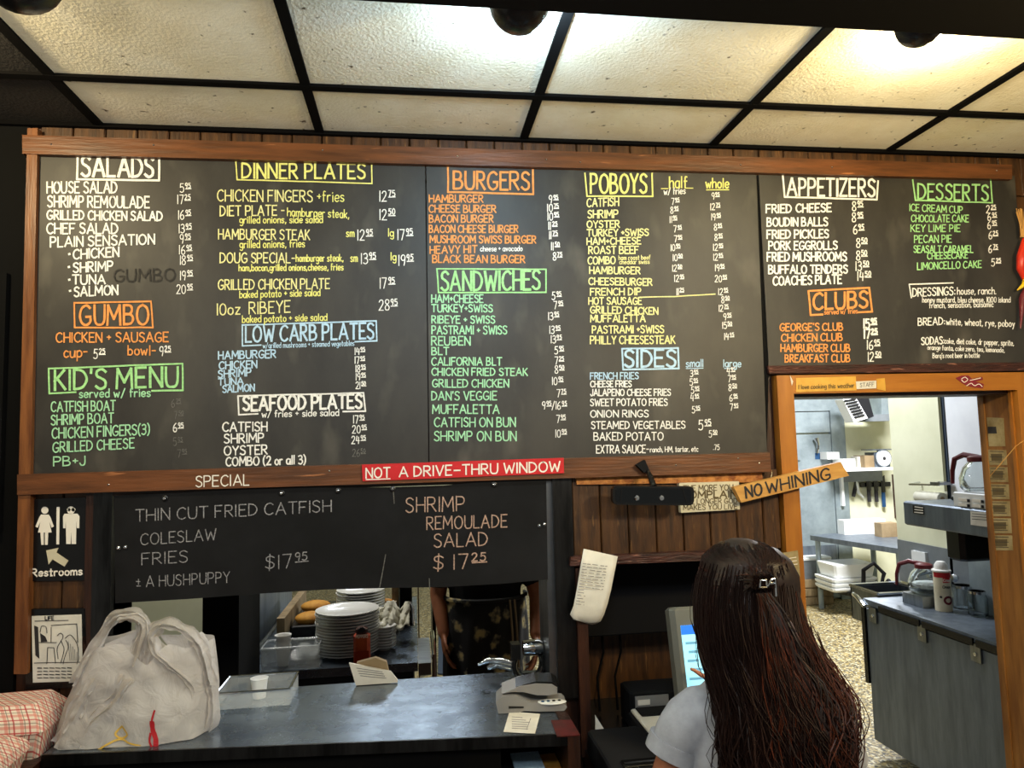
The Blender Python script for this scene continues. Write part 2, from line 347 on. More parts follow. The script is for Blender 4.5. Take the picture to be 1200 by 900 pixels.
# ---------------------------------------------------------------- stroke lettering
G = {}
def g(ch, w_, s): G[ch] = (w_, [((True, t[1:]) if t[0] == '~' else (False, t)) for t in s.split('|')])
for l in '''A .7 0,0 .35,1 .7,0|.13,.34 .58,.34
B .58 0,0 0,1|~0,1 .36,.97 .46,.77 .34,.56 0,.53|~0,.53 .42,.49 .56,.27 .42,.04 0,0
C .6 ~.6,.86 .4,1 .12,.86 0,.5 .1,.14 .36,0 .6,.14
D .62 0,0 0,1|~0,1 .4,.9 .6,.5 .4,.1 0,0
E .5 .5,1 0,1 0,0 .5,0|0,.52 .4,.52
F .5 .5,1 0,1 0,0|0,.52 .4,.52
G .64 ~.6,.86 .4,1 .12,.86 0,.5 .1,.14 .36,0 .62,.16 .62,.42|.64,.42 .36,.42
H .6 0,0 0,1|.6,0 .6,1|0,.5 .6,.5
I .06 .03,0 .03,1
J .42 ~.4,1 .4,.3 .3,.02 .1,.02 0,.24
K .55 0,0 0,1|.5,1 .02,.44|.14,.56 .55,0
L .46 0,1 0,0 .46,0
M .78 0,0 .05,1 .39,.3 .73,1 .78,0
N .6 0,0 0,1 .6,0 .6,1
O .68 ~.34,1 .1,.86 0,.5 .1,.14 .34,0 .58,.14 .68,.5 .58,.86 .34,1
P .54 0,0 0,1|~0,1 .4,.97 .52,.74 .4,.5 0,.46
Q .68 ~.34,1 .1,.86 0,.5 .1,.14 .34,0 .58,.14 .68,.5 .58,.86 .34,1|.42,.25 .7,-.08
R .56 0,0 0,1|~0,1 .4,.97 .5,.75 .4,.54 0,.5|.2,.5 .56,0
S .52 ~.5,.86 .3,1 .06,.9 .06,.66 .3,.52 .48,.36 .46,.1 .22,0 0,.14
T .6 0,1 .6,1|.3,1 .3,0
U .6 ~0,1 .01,.3 .12,.04 .3,0 .48,.04 .59,.3 .6,1
V .62 0,1 .31,0 .62,1
W .86 0,1 .2,0 .43,.75 .66,0 .86,1
X .56 0,1 .56,0|.56,1 0,0
Y .58 0,1 .29,.5 .58,1|.29,.5 .29,0
Z .54 0,1 .54,1 0,0 .54,0
a .42 ~.4,.55 .2,.62 .02,.48 .02,.14 .18,0 .34,.08 .41,.3|.42,.6 .42,0
b .42 0,1 0,0|~0,.46 .2,.62 .4,.46 .4,.14 .2,0 0,.12
c .38 ~.38,.52 .2,.62 .02,.46 .02,.14 .2,0 .38,.1
d .42 .42,1 .42,0|~.42,.46 .22,.62 .02,.46 .02,.14 .2,0 .42,.14
e .4 ~.02,.32 .4,.34 .36,.56 .2,.62 .02,.46 .02,.14 .2,0 .38,.1
f .3 ~.3,.96 .16,1 .1,.84 .1,0|0,.6 .28,.6
g .42 ~.42,.48 .22,.62 .02,.48 .04,.16 .2,.04 .42,.18|~.42,.6 .42,-.2 .24,-.36 .04,-.26
h .4 0,1 0,0|~0,.44 .2,.62 .38,.5 .4,0
i .06 .03,.6 .03,0|.03,.8 .04,.86
j .2 ~.16,.6 .16,-.2 .06,-.34 0,-.28|.16,.8 .17,.86
k .38 0,1 0,0|.36,.6 .02,.24|.12,.34 .38,0
l .06 .03,1 .03,0
m .62 0,.6 0,0|~0,.44 .16,.62 .3,.5 .31,0|~.31,.44 .46,.62 .6,.5 .62,0
n .4 0,.6 0,0|~0,.44 .2,.62 .38,.5 .4,0
o .42 ~.21,.62 .04,.5 .02,.16 .21,0 .4,.14 .4,.48 .21,.62
p .42 0,.6 0,-.36|~0,.48 .2,.62 .4,.46 .4,.14 .2,0 0,.12
q .42 .42,.6 .42,-.36|~.42,.46 .22,.62 .02,.46 .02,.14 .2,0 .42,.14
r .3 0,.6 0,0|~0,.4 .14,.6 .3,.58
s .34 ~.34,.54 .18,.62 .02,.52 .08,.36 .28,.27 .34,.12 .18,0 0,.08
t .3 .14,.92 .14,0 .28,.02|0,.62 .3,.62
u .4 ~0,.6 .02,.14 .16,0 .34,.08 .4,.3|.4,.6 .4,0
v .38 0,.6 .19,0 .38,.6
w .58 0,.6 .14,0 .29,.45 .44,0 .58,.6
x .38 0,.6 .38,0|.38,.6 0,0
y .4 0,.6 .2,.06|.4,.6 .08,-.36
z .36 0,.6 .36,.6 0,0 .36,0
0 .5 ~.25,1 .06,.84 0,.5 .06,.14 .25,0 .44,.14 .5,.5 .44,.84 .25,1
1 .08 .04,1 .04,0
2 .5 ~.02,.8 .14,.98 .36,.98 .46,.78 .36,.5 0,0|0,0 .5,0
3 .46 ~.02,.9 .24,1 .42,.86 .38,.6 .16,.54|~.16,.54 .42,.46 .46,.18 .24,0 0,.1
4 .5 .12,1 0,.42 .5,.42|.4,.85 .38,0
5 .48 .46,1 .08,1 .05,.58|~.05,.58 .3,.64 .48,.4 .4,.08 .18,0 0,.1
6 .46 ~.38,1 .12,.74 0,.34 .1,.04 .3,0 .46,.18 .42,.42 .22,.5 .02,.34
7 .48 0,1 .48,1 .2,0
8 .46 ~.23,.54 .04,.72 .08,.95 .23,1 .4,.94 .42,.72 .23,.54 .02,.3 .06,.05 .23,0 .4,.05 .46,.3 .23,.54
9 .46 ~.44,.7 .34,.5 .12,.5 .02,.7 .1,.94 .28,1 .44,.86 .44,.5 .34,0
+ .36 .18,.68 .18,.3|0,.5 .36,.48
- .3 0,.48 .3,.48
_ .5 0,.45 .5,.45
. .06 .02,.0 .05,.06
, .1 .07,.08 .0,-.14
: .06 .03,.52 .04,.58|.03,.1 .04,.16
' .06 .04,1 .02,.8
/ .4 0,-.1 .4,1.05
( .2 ~.2,1.08 .04,.8 0,.45 .06,.1 .2,-.12
) .2 ~0,1.08 .16,.8 .2,.45 .14,.1 0,-.12
$ .52 ~.5,.82 .3,.94 .06,.84 .08,.62 .3,.52 .48,.36 .44,.14 .22,.06 0,.18|.27,1.1 .23,-.1
* .1 .02,.44 .08,.5
= .4 .18,.78 .18,.3|0,.56 .36,.54|.02,.14 .36,.12
? .4 0,.9 .3,1
# .36 ~.34,.5 .2,.56 .04,.44 .04,.2 .2,.1 .34,.18|.2,.68 .18,.0
& .4 .2,.7 .2,.2|.02,.45 .38,.45'''.split('\n'):
    p = l.split(' ', 2); g(p[0], float(p[1]), p[2])
def smooth_pts(P, k=4):
    out = []
    n = len(P)
    for i in range(n-1):
        p0 = P[max(i-1, 0)]; p1 = P[i]; p2 = P[i+1]; p3 = P[min(i+2, n-1)]
        for t in range(k):
            t /= k; t2 = t*t; t3 = t2*t
            out.append(tuple(.5*((2*p1[a])+(-p0[a]+p2[a])*t+(2*p0[a]-5*p1[a]+4*p2[a]-p3[a])*t2+(-p0[a]+3*p1[a]-3*p2[a]+p3[a])*t3) for a in (0, 1)))
    out.append(P[-1]); return out
def layout(text):
    """list of polylines in cap-height units, and the width; ^ starts a raised underlined run ended by a space, / or the end"""
    out = []; x = 0; sup = False; x0s = 0
    def endsup():
        out.append([(x0s, .40), (x-.1, .42)])
    for ch in text+' ':
        if ch == '^': sup = True; x += .04; x0s = x; continue
        if sup and ch in ' /': endsup(); sup = False
        if ch == ' ': x += .34; continue
        w_, st = G[ch]; k = .56 if sup else 1; o = .5 if sup else 0
        for sm, s in st:
            P = [tuple(map(float, q.split(','))) for q in s.split()]
            if sm: P = smooth_pts(P)
            out.append([(x+a*k, b*k+o) for a, b in P])
        x += w_*k+.2*(.8 if sup else 1)
    return out, x-.34-.2
NRIB = [0]
def flat_un(y):
    # the chalk strokes lie in thin layers so that crossing strokes do not share a plane
    return lambda a, b: U(a, b, y=y-.00007*(NRIB[0] % 9))
def ribbon(mb, P, wpx, un, jit=.0):
    """polyline P in pixels -> flat band; un(px,py) gives the point on the surface"""
    if len(P) < 2: return
    for i in range(1, len(P)-1):
        ax, ay, bx, by = P[i][0]-P[i-1][0], P[i][1]-P[i-1][1], P[i+1][0]-P[i][0], P[i+1][1]-P[i][1]
        q = sqrt((ax*ax+ay*ay)*(bx*bx+by*by))
        if q > 0 and (ax*bx+ay*by)/q < .55:
            ribbon(mb, P[:i+1], wpx, un, jit); ribbon(mb, P[i:], wpx, un, jit); return
    NRIB[0] += 1; n = len(P); off = []
    for i in range(n):
        a = P[max(i-1, 0)]; b = P[min(i+1, n-1)]
        dx, dy = b[0]-a[0], b[1]-a[1]; l = sqrt(dx*dx+dy*dy) or 1
        k = wpx/2*(1+random.uniform(-jit, jit))
        if 0 < i < n-1:
            d1 = (P[i][0]-a[0], P[i][1]-a[1]); d2 = (b[0]-P[i][0], b[1]-P[i][1]); l1 = sqrt(d1[0]**2+d1[1]**2) or 1; l2 = sqrt(d2[0]**2+d2[1]**2) or 1
            c = (d1[0]*d2[0]+d1[1]*d2[1])/l1/l2; k /= max(.5, sqrt(max(0, (1+c)/2)))
        off.append((-dy/l*k, dx/l*k, dx/l, dy/l))
    vs = []
    for i in range(n):
        x, y = P[i]; ox, oy, tx, ty = off[i]; e = 0
        if i == 0: e = -wpx*.35
        if i == n-1: e = wpx*.35
        vs += [un(x+ox+tx*e, y+oy+ty*e), un(x-ox+tx*e, y-oy+ty*e)]
    mb.add(vs, [(2*i, 2*i+1, 2*i+3, 2*i+2) for i in range(n-1)])
def text_mb(text, x0, y0, x1, y1, h, wpx=1.5, y=-.02, un=None, jit=.02, slant=0, mb=None, skew=0):
    un = un or flat_un(y)
    st, W = layout(text); mb = mb or MB()
    if x1 is None: x1 = x0+W*h*.84; y1 = y0 if y1 is None else y1
    sx = (x1-x0)/max(W, .01); sl = (y1-y0)/max(x1-x0, .01)
    for P in st:
        jx, jy = random.uniform(-jit, jit)*h, random.uniform(-jit, jit)*h
        Q = []
        for a, b in P:
            X = x0+a*sx+b*h*slant+jx; Y = y0+a*sx*sl-b*h+jy
            Q.append((X, Y))
        ribbon(mb, Q, wpx, un, .12)
    return mb
def lines_mb(polys, wpx, y, un=None, mb=None, jit=.2):
    mb = mb or MB(); un = un or flat_un(y)
    for P in polys:
        Q = []
        for i in range(len(P)-1):
            k = max(1, int(sqrt((P[i+1][0]-P[i][0])**2+(P[i+1][1]-P[i][1])**2)/14))
            Q += [(P[i][0]+(P[i+1][0]-P[i][0])*t/k+random.uniform(-jit, jit), P[i][1]+(P[i+1][1]-P[i][1])*t/k+random.uniform(-jit, jit)) for t in range(k)]
        Q.append(P[-1]); ribbon(mb, Q, wpx, un, .1)
    return mb
# ================================================================ THE SETTING
HC = 2.734
wall = MB()
for a, b in (((-1.06, .012, 1.70), (1.175, .14, HC)), ((1.175, .012, 1.938), (1.972, .14, HC)), ((1.972, .012, 0), (3.6, .14, HC)),
             ((-1.06, .012, 0), (-.82, .14, 1.7)), ((.385, .012, 0), (.465, .14, 1.7)), ((-.82, .012, 0), (.385, .14, 1.05)),
             ((.465, .012, 0), (1.13, .14, .90)), ((.465, .012, 1.455), (1.13, .14, 1.70)), ((1.13, .012, 0), (1.162, .14, 1.7))):
    wall.box(a, b)
wall = wall.build('wall_back', 'dark_wood', kind='structure', org=(0, 0, 0))
def planks(x0, x1, z0, z1, wdt=.086, y=0):
    x = x0
    while x < x1-.01:
        e = min(x+wdt, x1); j = random.uniform(-.001, .001)
        MB().prism([(x+.0012, y+j+.004, z0), (x+.004, y+j, z0), (e-.004, y+j, z0), (e-.0012, y+j+.004, z0), (e-.0012, .012, z0), (x+.0012, .012, z0)], (0, 0, z1-z0)).build('plank', 'plank', wall)
        x = e
planks(-1.035, 3.6, 2.595, HC-.004)
planks(.462, 1.12, 1.457, 1.698)
planks(-1.035, -.885, .9, 1.70)
planks(2.02, 3.6, 0, 2.59)
B((-2.7, 0, 0), (-1.062, .14, HC)).build('wall_left', 'black', kind='structure')
B((-3, -3.2, -.1), (3.6, .14, 0)).build('floor', 'dark_wood', kind='structure')
# ceiling with separate tiles and bars
ceil = B((-3.0, -3.2, HC+.02), (3.6, .14, HC+.06)).build('ceiling', 'black', kind='structure', org=(0, 0, HC))
X0, Y1 = -.8755, -.282
ys = [0, Y1, Y1-.61, Y1-1.22, Y1-1.83, Y1-2.44]
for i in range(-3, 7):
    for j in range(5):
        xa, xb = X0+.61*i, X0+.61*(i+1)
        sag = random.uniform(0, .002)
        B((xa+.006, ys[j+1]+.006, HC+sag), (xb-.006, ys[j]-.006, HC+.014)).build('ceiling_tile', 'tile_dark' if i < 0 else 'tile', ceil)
for i in range(-3, 8):
    x = X0+.61*i; B((x-.0125, -2.75, HC-.006), (x+.0125, 0, HC+.004)).build('grid_bar', 'grid_black', ceil)
for y in ys[1:5]: B((-2.7, y-.0125, HC-.007), (3.4, y+.0125, HC+.0045)).build('grid_bar', 'grid_black', ceil)
B((-2.7, -.016, HC-.010), (3.4, 0, HC+.003)).build('grid_bar', 'grid_black', ceil)
bm_ = B((-2.7, -1.35, 2.577), (3.4, -.9, HC-.008)).build('trim_1', 'grid_black', kind='structure')
B((1.30, -.915, 2.567), (1.34, -.88, 2.60)).build('bracket', 'black', bm_)

# spot domes along the beam, open towards the wall
for n_, (px, py, r) in enumerate(((610, 35, .060), (1081, 51, .052), (18, 7, .075))):
    q0 = U(px, py, y=-.80); c0 = q0+Vector((0, .0, r*.95))
    t = thing('spot_dome', q0, ('round black spotlight dome under the beam above the dinner and burger lists', 'round black spotlight dome under the beam above the appetizer board', 'round black spotlight dome at the upper left corner above the salads')[n_], 'lamp', 'black spotlight domes under the ceiling beam')
    R = Matrix.Rotation(radians(-62), 3, 'X')
    prof = [(.004, -r), (r*.5, -r*.86), (r*.85, -r*.52), (r, 0), (r*.99, r*.25), (r*.93, r*.25), (r*.93, 0), (r*.78, -r*.45), (r*.45, -r*.75), (.004, -r*.85)]
    MB().lathe(prof, c0, 28, R=R).build('shade', 'gloss_black', t, smooth=True)
    MB().tube([c0+Vector((0, -r*.5, r*.3)), c0+Vector((0, -.085, .0)), c0+Vector((0, -.105, -.01))], .008).build('arm', 'black', t)
    MB().blob(c0+Vector((0, .008, 0)), (.018, .022, .018)).build('light_bulb', 'bulb', t, smooth=True)

# ---------------------------------------------------------------- the menu boards
board = thing('menu_board', (0, 0, 1.7), 'long black chalkboard menu in a wooden frame filling the upper wall', 'menu board')
YB = -.014; YL = -.0156
wpoly([(45, 176), (498, 188), (502, 548), (35, 558)], YB, .012).build('chalkboard_sheet', 'slate', board)
wpoly([(499.5, 188), (886, 198), (899, 534), (503.5, 548)], YB, .012).build('chalkboard_sheet', 'slate', board)
wpoly([(26, 158), (1186, 193), (1186, 210), (26, 180)], -.032, .03).build('frame_rail', 'rail', board)
wpoly([(20, 556), (902, 530), (904, 553), (20, 580)], -.036, .034).build('frame_rail', 'rail', board)
wpoly([(32, 150), (44, 150), (31.5, 790), (16, 790)], -.028, .026).build('frame_stile', 'rail_v', board)
# pins and nail heads in the rails
for px, py in ((60, 169), (180, 170), (378, 176), (536, 183), (640, 187), (680, 190), (868, 193), (975, 196), (1168, 200)):
    c = U(px, py, y=-.032); MB().lathe([(.002, 0), (.0025, -.001), (.0008, -.002)], c, 8, axis='y').build('nail_head', 'chrome', board)
for px, py in ((127, 568), (386, 552), (792, 545), (865, 537), (890, 543)):
    c = U(px, py, y=-.036); MB().lathe([(.002, 0), (.0025, -.001), (.0008, -.002)], c, 8, axis='y').build('nail_head', 'chrome', board)
def T(name, mt, text, x0, y0, x1, y1, h, w=1.4, par=None, y=None, **k):
    text_mb(text, x0, y0, x1, y1 if y1 is not None else y0, h, w, y or YL, **k).build(name, mt, par or board)
def BOX(mt, polys, w=1.8, par=None, name='heading_box', y=None): lines_mb(polys, w, y or YL).build(name, mt, par or board)
W_, Y_, C_, O_, G_, M_, B_ = 'white_chalk', 'yellow_chalk', 'cream_chalk', 'orange_chalk', 'green_chalk', 'mint_chalk', 'blue_chalk'
H = 'menu_heading'; L_ = 'menu_line'; P_ = 'price'
T(H, W_, 'SALADS', 96, 207, 180, 207, 23, 3.2); BOX(W_, [[(91, 181), (90.5, 210), (186.5, 211.5), (186.5, 183)]], 2.4)
for a in (('HOUSE SALAD', 55, 226, 137, 226, 13), ('SHRIMP REMOULADE', 56, 242.5, 175, 243.5, 13), ('GRILLED CHICKEN SALAD', 55.5, 257, 190, 258.7, 10.5), ('CHEF SALAD', 55, 273.7, 138, 273.7, 12),
          ('PLAIN SENSATION', 59, 289.5, 181, 286, 11.5), ('CHICKEN', 86, 303.7, 139, 300.5, 11), ('SHRIMP', 86, 319.3, 132, 317, 11), ('TUNA', 85, 333, 123, 332.5, 10.5), ('SALMON', 87, 347.5, 138, 345, 11)):
    T(L_, W_, *a, 1.9)
for x, y in ((80, 298), (79.5, 313), (80, 328), (81, 341)): T(L_, W_, '.', x, y, x+2, y, 5, 2.6)
def prices(lst, h, w=1.1, mt=W_):
    for t, x, y in lst: T(P_, mt, t, x, y, None, None, h*.9, w*.9)
prices((('5^95', 211, 225.5), ('17^25', 208, 239), ('16^95', 209, 257), ('13^95', 209.5, 273), ('9^95', 211, 285), ('16^95', 210, 298), ('18^95', 211, 310), ('19^95', 211, 328), ('20^95', 207, 344)), 11.5)
T(H, O_, 'GUMBO', 94, 381, 174, 380, 23, 2.8); BOX(O_, [[(87, 355), (177, 353), (179, 383.7), (87.5, 384), (87, 355)]], 2)
T(L_, O_, 'CHICKEN + SAUSAGE', 66, 401, 197, 400.5, 11, 1.7); T(L_, O_, 'cup-', 75, 419, 102, 418, 12, 1.7); T(L_, O_, 'bowl-', 150, 416, 182, 416, 11, 1.7)
prices((('5^25', 110, 420), ('9^25', 187, 417)), 12, 1.3)
T(H, G_, "KID'S MENU", 64, 457, 208, 453, 23, 3.0); BOX(G_, [[(89, 459.5), (58, 461), (57, 432), (214, 426), (214, 457.5), (178, 458)]], 2)
T(L_, M_, 'served w/ fries', 93, 466, 176, 464.5, 9.5, 1.5)
for a in (('CATFISH BOAT', 60, 482.5, 135, 481, 11.5), ('SHRIMP BOAT', 60, 498, 133, 495.5, 11.5), ('CHICKEN FINGERS(3)', 61, 514, 175, 509, 12), ('GRILLED CHEESE', 62, 530, 157, 525, 11.5), ('PB+J', 63, 546, 100, 545, 10.5)):
    T(L_, M_, *a, 1.6)
prices((('6^25', 201, 477), ('7^50', 204, 491), ('5^95', 203, 522), ('7^95', 208, 536)), 10, 1, 'faint_chalk'); prices((('6^95', 203, 506),), 11, 1.3)
T(H, Y_, 'DINNER PLATES', 284, 208.5, 428, 209.5, 17, 2.4); BOX(Y_, [[(276, 185), (278, 210.5), (436, 215), (435.5, 192)]], 1.5)
for a in (('CHICKEN FINGERS', 255, 235.5, 366, 236.5, 13), ('DIET PLATE -', 258, 253, 333, 252, 11.5), ('HAMBURGER STEAK', 256, 280, 363, 281, 11.5), ('DOUG SPECIAL-', 258, 308, 345, 308, 11.5),
          ('GRILLED CHICKEN PLATE', 256, 339.5, 386, 338, 11.5), ('10oz', 254, 369, 281, 368, 13), ('RIBEYE', 292, 368, 340, 366, 13.5)): T(L_, C_, *a, 1.5)
for a in (('+fries', 372, 236, 403, 236, 12), ('hamburger steak,', 337, 253, 409, 255.5, 9.5), ('grilled onions, side salad', 281, 261.5, 378, 261, 8), ('grilled onions, fries', 281, 290.5, 357, 289.5, 8.5),
          ('hamburger steak,', 347, 306.5, 402, 306, 8), ('ham,bacon,grilled onions,cheese, fries', 280, 317.5, 402, 316.5, 7.5), ('baked potato + side salad', 281, 349, 375, 346.5, 8),
          ('baked potato + side salad', 284, 378, 383, 375.5, 8), ('sm', 406, 277.5, 415, 277.5, 9), ('lg', 455, 277, 461, 277, 9), ('sm', 411, 306.5, 419, 306.5, 9), ('lg', 458, 305, 464, 305, 9)): T(L_, Y_, *a, 1.2)
prices((('12^75', 445, 236), ('12^50', 445, 257.5), ('12^95', 419, 281.5), ('17^95', 466, 281), ('13^95', 423, 309), ('19^95', 467, 311), ('17^95', 445, 338), ('28^95', 444, 363.5)), 13.5, 1.3)
T(H, B_, 'LOW CARB PLATES', 288, 401, 438, 396.5, 18, 2.4); BOX(B_, [[(306, 404.5), (284, 405.5), (284, 381), (441, 376), (441.5, 399.5), (416, 400.5)]], 1.7)
T(L_, B_, 'w/grilled mushrooms + steamed vegetables', 308, 408, 415, 405, 6, .8)
for a in (('HAMBURGER', 256, 421, 323, 419, 9), ('CHICKEN', 257, 432.5, 301, 431, 8.5), ('SHRIMP', 256, 442.7, 294, 440.5, 8.5), ('TUNA', 256, 451.5, 285, 450, 7.5), ('SALMON', 261, 460, 298, 458, 8)): T(L_, B_, *a, 1.6)
prices((('14^95', 416, 415.5), ('17^95', 416, 426), ('18^95', 417, 436), ('19^95', 417, 445.5), ('21^50', 417, 455.5)), 8.8, 1.2)
T(H, W_, 'SEAFOOD PLATES', 285, 481, 424, 478, 16, 2.9); BOX(W_, [[(302, 485), (280, 486), (279, 464), (426, 460.5), (428, 481.7), (402, 482.3)]], 1.8)
T(L_, W_, 'w/ fries + side salad', 307, 489, 397, 487, 7.5, 1.2)
for a in (('CATFISH', 261, 505.7, 313, 505, 10.5), ('SHRIMP', 263, 519.5, 309, 518, 10.5), ('OYSTER', 263, 533.7, 313, 532, 10.5), ('COMBO (2 or all 3)', 265, 546, 358, 543.5, 10)): T(L_, W_, *a, 1.7)
prices((('17^95', 414, 496), ('20^95', 413, 507.5), ('24^95', 412, 520)), 10, 1.2); prices((('26^50', 413, 535),), 9.5, 1, 'faint_chalk')
T(H, O_, 'BURGERS', 532, 221, 620, 222.5, 20.5, 2.6); BOX(O_, [[(525, 196), (525, 225), (625, 227.5), (624.5, 199)]], 2.2)
for a in (('HAMBURGER', 503, 237, 566, 237), ('CHEESE BURGER', 503, 248.7, 581, 249), ('BACON BURGER', 503, 260.5, 578, 260.5), ('BACON CHEESE BURGER', 503, 272.5, 607, 272.5), ('MUSHROOM SWISS BURGER', 504, 284.5, 628, 285), ('HEAVY HIT', 504, 297, 559, 296), ('BLACK BEAN BURGER', 507, 307.5, 615, 308)): T(L_, O_, *a, 8.5, 1.5)
T(L_, W_, 'cheese + avocado', 563, 294.5, 612, 294, 6, .9)
prices((('9^95', 643.5, 238), ('10^75', 641.5, 248), ('10^95', 642, 258), ('11^25', 643, 269), ('11^75', 643.5, 280), ('11^50', 646, 293), ('8^75', 648, 305)), 9.8, 1.2)
T(H, G_, 'SANDWICHES', 517, 340.5, 633, 339, 22, 2.8); BOX(G_, [[(512, 315), (640, 315.5), (640, 342.5), (514, 343), (512, 315)]], 1.7)
for t, x0, y0, x1, h in (('HAM+CHEESE', 506, 354.5, 566, 9), ('TURKEY+SWISS', 506, 365.5, 577, 8.5), ('RIBEYE + SWISS', 506, 378.7, 580, 8.5), ('PASTRAMI + SWISS', 506, 391.5, 594, 9.5), ('REUBEN', 506, 404.5, 551, 10), ('BLT', 506, 415.7, 526, 8.5), ('CALIFORNIA BLT', 506, 428, 588, 9),
                         ('CHICKEN FRIED STEAK', 506, 440, 618, 8.5), ('GRILLED CHICKEN', 507, 453.7, 596, 9), ("DAN'S VEGGIE", 506, 468.7, 582, 10), ('MUFFALETTA', 507, 484.5, 585, 10), ('CATFISH ON BUN', 509, 500, 604, 10.5), ('SHRIMP ON BUN', 509, 516.5, 605, 11)): T(L_, M_, t, x0, y0, x1, y0, h, 1.5)
prices((('5^95', 647, 351), ('7^95', 649, 362), ('13^95', 642.5, 375), ('13^95', 644, 391), ('13^95', 645.5, 402), ('5^95', 650, 415), ('7^25', 650, 427), ('8^50', 650.5, 437.5), ('10^95', 647, 451), ('7^75', 652.5, 465.5), ('9^95/16^95', 635.5, 479.5), ('7^95', 652, 495.5), ('10^95', 651, 512.5)), 9.8, 1.1)
T(H, Y_, 'POBOYS', 692, 226, 758, 226, 22, 2.6); BOX(Y_, [[(685.5, 203), (688, 230), (765, 230), (764, 203)]], 1.8)
T(L_, Y_, 'half', 784.5, 220, 805, 220, 13, 1.5); T(L_, Y_, 'whole', 827, 220, 854, 220, 11, 1.5); BOX(Y_, [[(828, 222.5), (854, 222.3)]], 1.2, name='underline'); BOX(Y_, [[(775, 221), (783, 221)]], 1, name='underline'); BOX(Y_, [[(803, 220.5), (812, 220.5)]], 1, name='underline')
T(L_, W_, 'w/ fries', 778, 228, 803, 227, 7.5, 1)
for t, x0, y0, x1, y1, h in (('CATFISH', 688, 242.5, 725, 241, 9.5), ('SHRIMP', 689, 255.6, 724, 255, 9), ('OYSTER', 688, 267, 726, 266.5, 8), ('TURKEY +SWISS', 688, 276.8, 760, 276, 7.8), ('HAM+CHEESE', 688, 286.8, 751, 286, 7.8), ('ROAST BEEF', 690, 297.5, 748, 297, 8.5), ('COMBO', 689, 309.7, 721, 309, 8.5),
                             ('HAMBURGER', 691, 320.7, 750, 321, 8), ('CHEESEBURGER', 690, 333.4, 764, 334.6, 8), ('FRENCH DIP', 692, 346, 751, 345.5, 8), ('HOT SAUSAGE', 690, 356.6, 752, 356.6, 8), ('GRILLED CHICKEN', 692, 366.8, 771, 368.6, 8), ('MUFFALETTA', 692, 377.5, 756, 377, 8), ('PASTRAMI +SWISS', 694, 390.5, 778, 390, 8.5), ('PHILLY CHEESESTEAK', 692, 403, 791, 402.5, 9)): T(L_, C_, t, x0, y0, x1, y1, h, 1.5)
T(L_, C_, 'ham roast beef', 725, 304.5, 762, 304, 5, .8); T(L_, C_, 'cheddar swiss', 726, 309.5, 761, 309, 5, .8)
BOX(C_, [[(750, 348.3), (790, 347.6), (838, 344.6)]], 1.4, name='chalk_line')
prices((('7^95', 787, 240), ('8^95', 786, 250), ('11^95', 785, 261), ('7^95', 789.6, 272), ('7^95', 790, 283.6), ('10^95', 786, 294), ('10^50', 788.6, 305.6), ('12^50', 788, 318), ('12^95', 790.4, 330), ('11^25', 793, 345.6),
        ('9^95', 834, 233.6), ('12^75', 832.6, 246), ('19^95', 833.6, 258), ('8^95', 837, 270), ('8^95', 837.6, 282), ('12^95', 836, 293.6), ('12^95', 836, 305), ('19^95', 838, 317.6), ('20^95', 838, 330.4), ('12^95', 842, 345.6), ('8^50', 845.6, 355), ('12^75', 842.4, 365), ('9^95', 848, 375), ('15^50', 846.6, 385), ('14^95', 849, 398)), 8.4, 1)
T(H, B_, 'SIDES', 732, 430, 792, 429.5, 19.5, 2.8); BOX(B_, [[(729, 408.6), (794.4, 408), (795.6, 432), (730.4, 433), (729, 408.6)]], 2)
T(L_, B_, 'small', 804, 430, 824, 429.5, 8.5, 1.2); T(L_, B_, 'large', 848, 430, 868, 430, 8.5, 1.2); BOX(B_, [[(804, 431.8), (824, 431.4)]], 1, name='underline'); BOX(B_, [[(849, 431.8), (860, 431.6)]], 1, name='underline')
for t, x0, y0, x1, h in (('FRENCH FRIES', 692, 444.4, 748, 7.5), ('CHEESE FRIES', 692, 453.6, 740, 7), ('JALAPENO CHEESE FRIES', 692, 463.8, 786, 7.5), ('SWEET POTATO FRIES', 692, 475.6, 782, 8), ('ONION RINGS', 692, 489, 760, 8), ('STEAMED VEGETABLES', 693, 502.5, 803, 8.5), ('BAKED POTATO', 696, 516, 777, 9), ('EXTRA SAUCE-', 699, 531, 760, 9)): T(L_, 'white_chalk' if y0 > 450 else B_, t, x0, y0, x1, y0-.4, h, 1.3)
T(L_, W_, 'ranch, HM, tartar, etc', 762, 529.8, 818, 529, 6, .9); prices((('.75', 836, 527),), 6.5, .9)
prices((('3^95', 809, 441.6), ('5^95', 808.4, 451.6), ('5^95', 810, 461), ('4^95', 809.6, 470), ('5^95', 811, 484), ('4^95', 852, 438.8), ('7^95', 853, 447.8), ('8^50', 854, 458), ('6^95', 855, 470), ('7^95', 855.6, 481), ('5^50', 831, 512.4)), 8.6, 1); prices((('5^95', 819, 504),), 13, 1.3)
# faint wiped lettering still showing on the slate
T('erased_lettering', 'ghost', 'GUMBO', 134, 330, 205, 329, 14, 2)
T('frame_lettering', 'sign_white', 'SPECIAL', 229.5, 570.5, 292, 568.5, 12.5, 1.4, y=-.037)

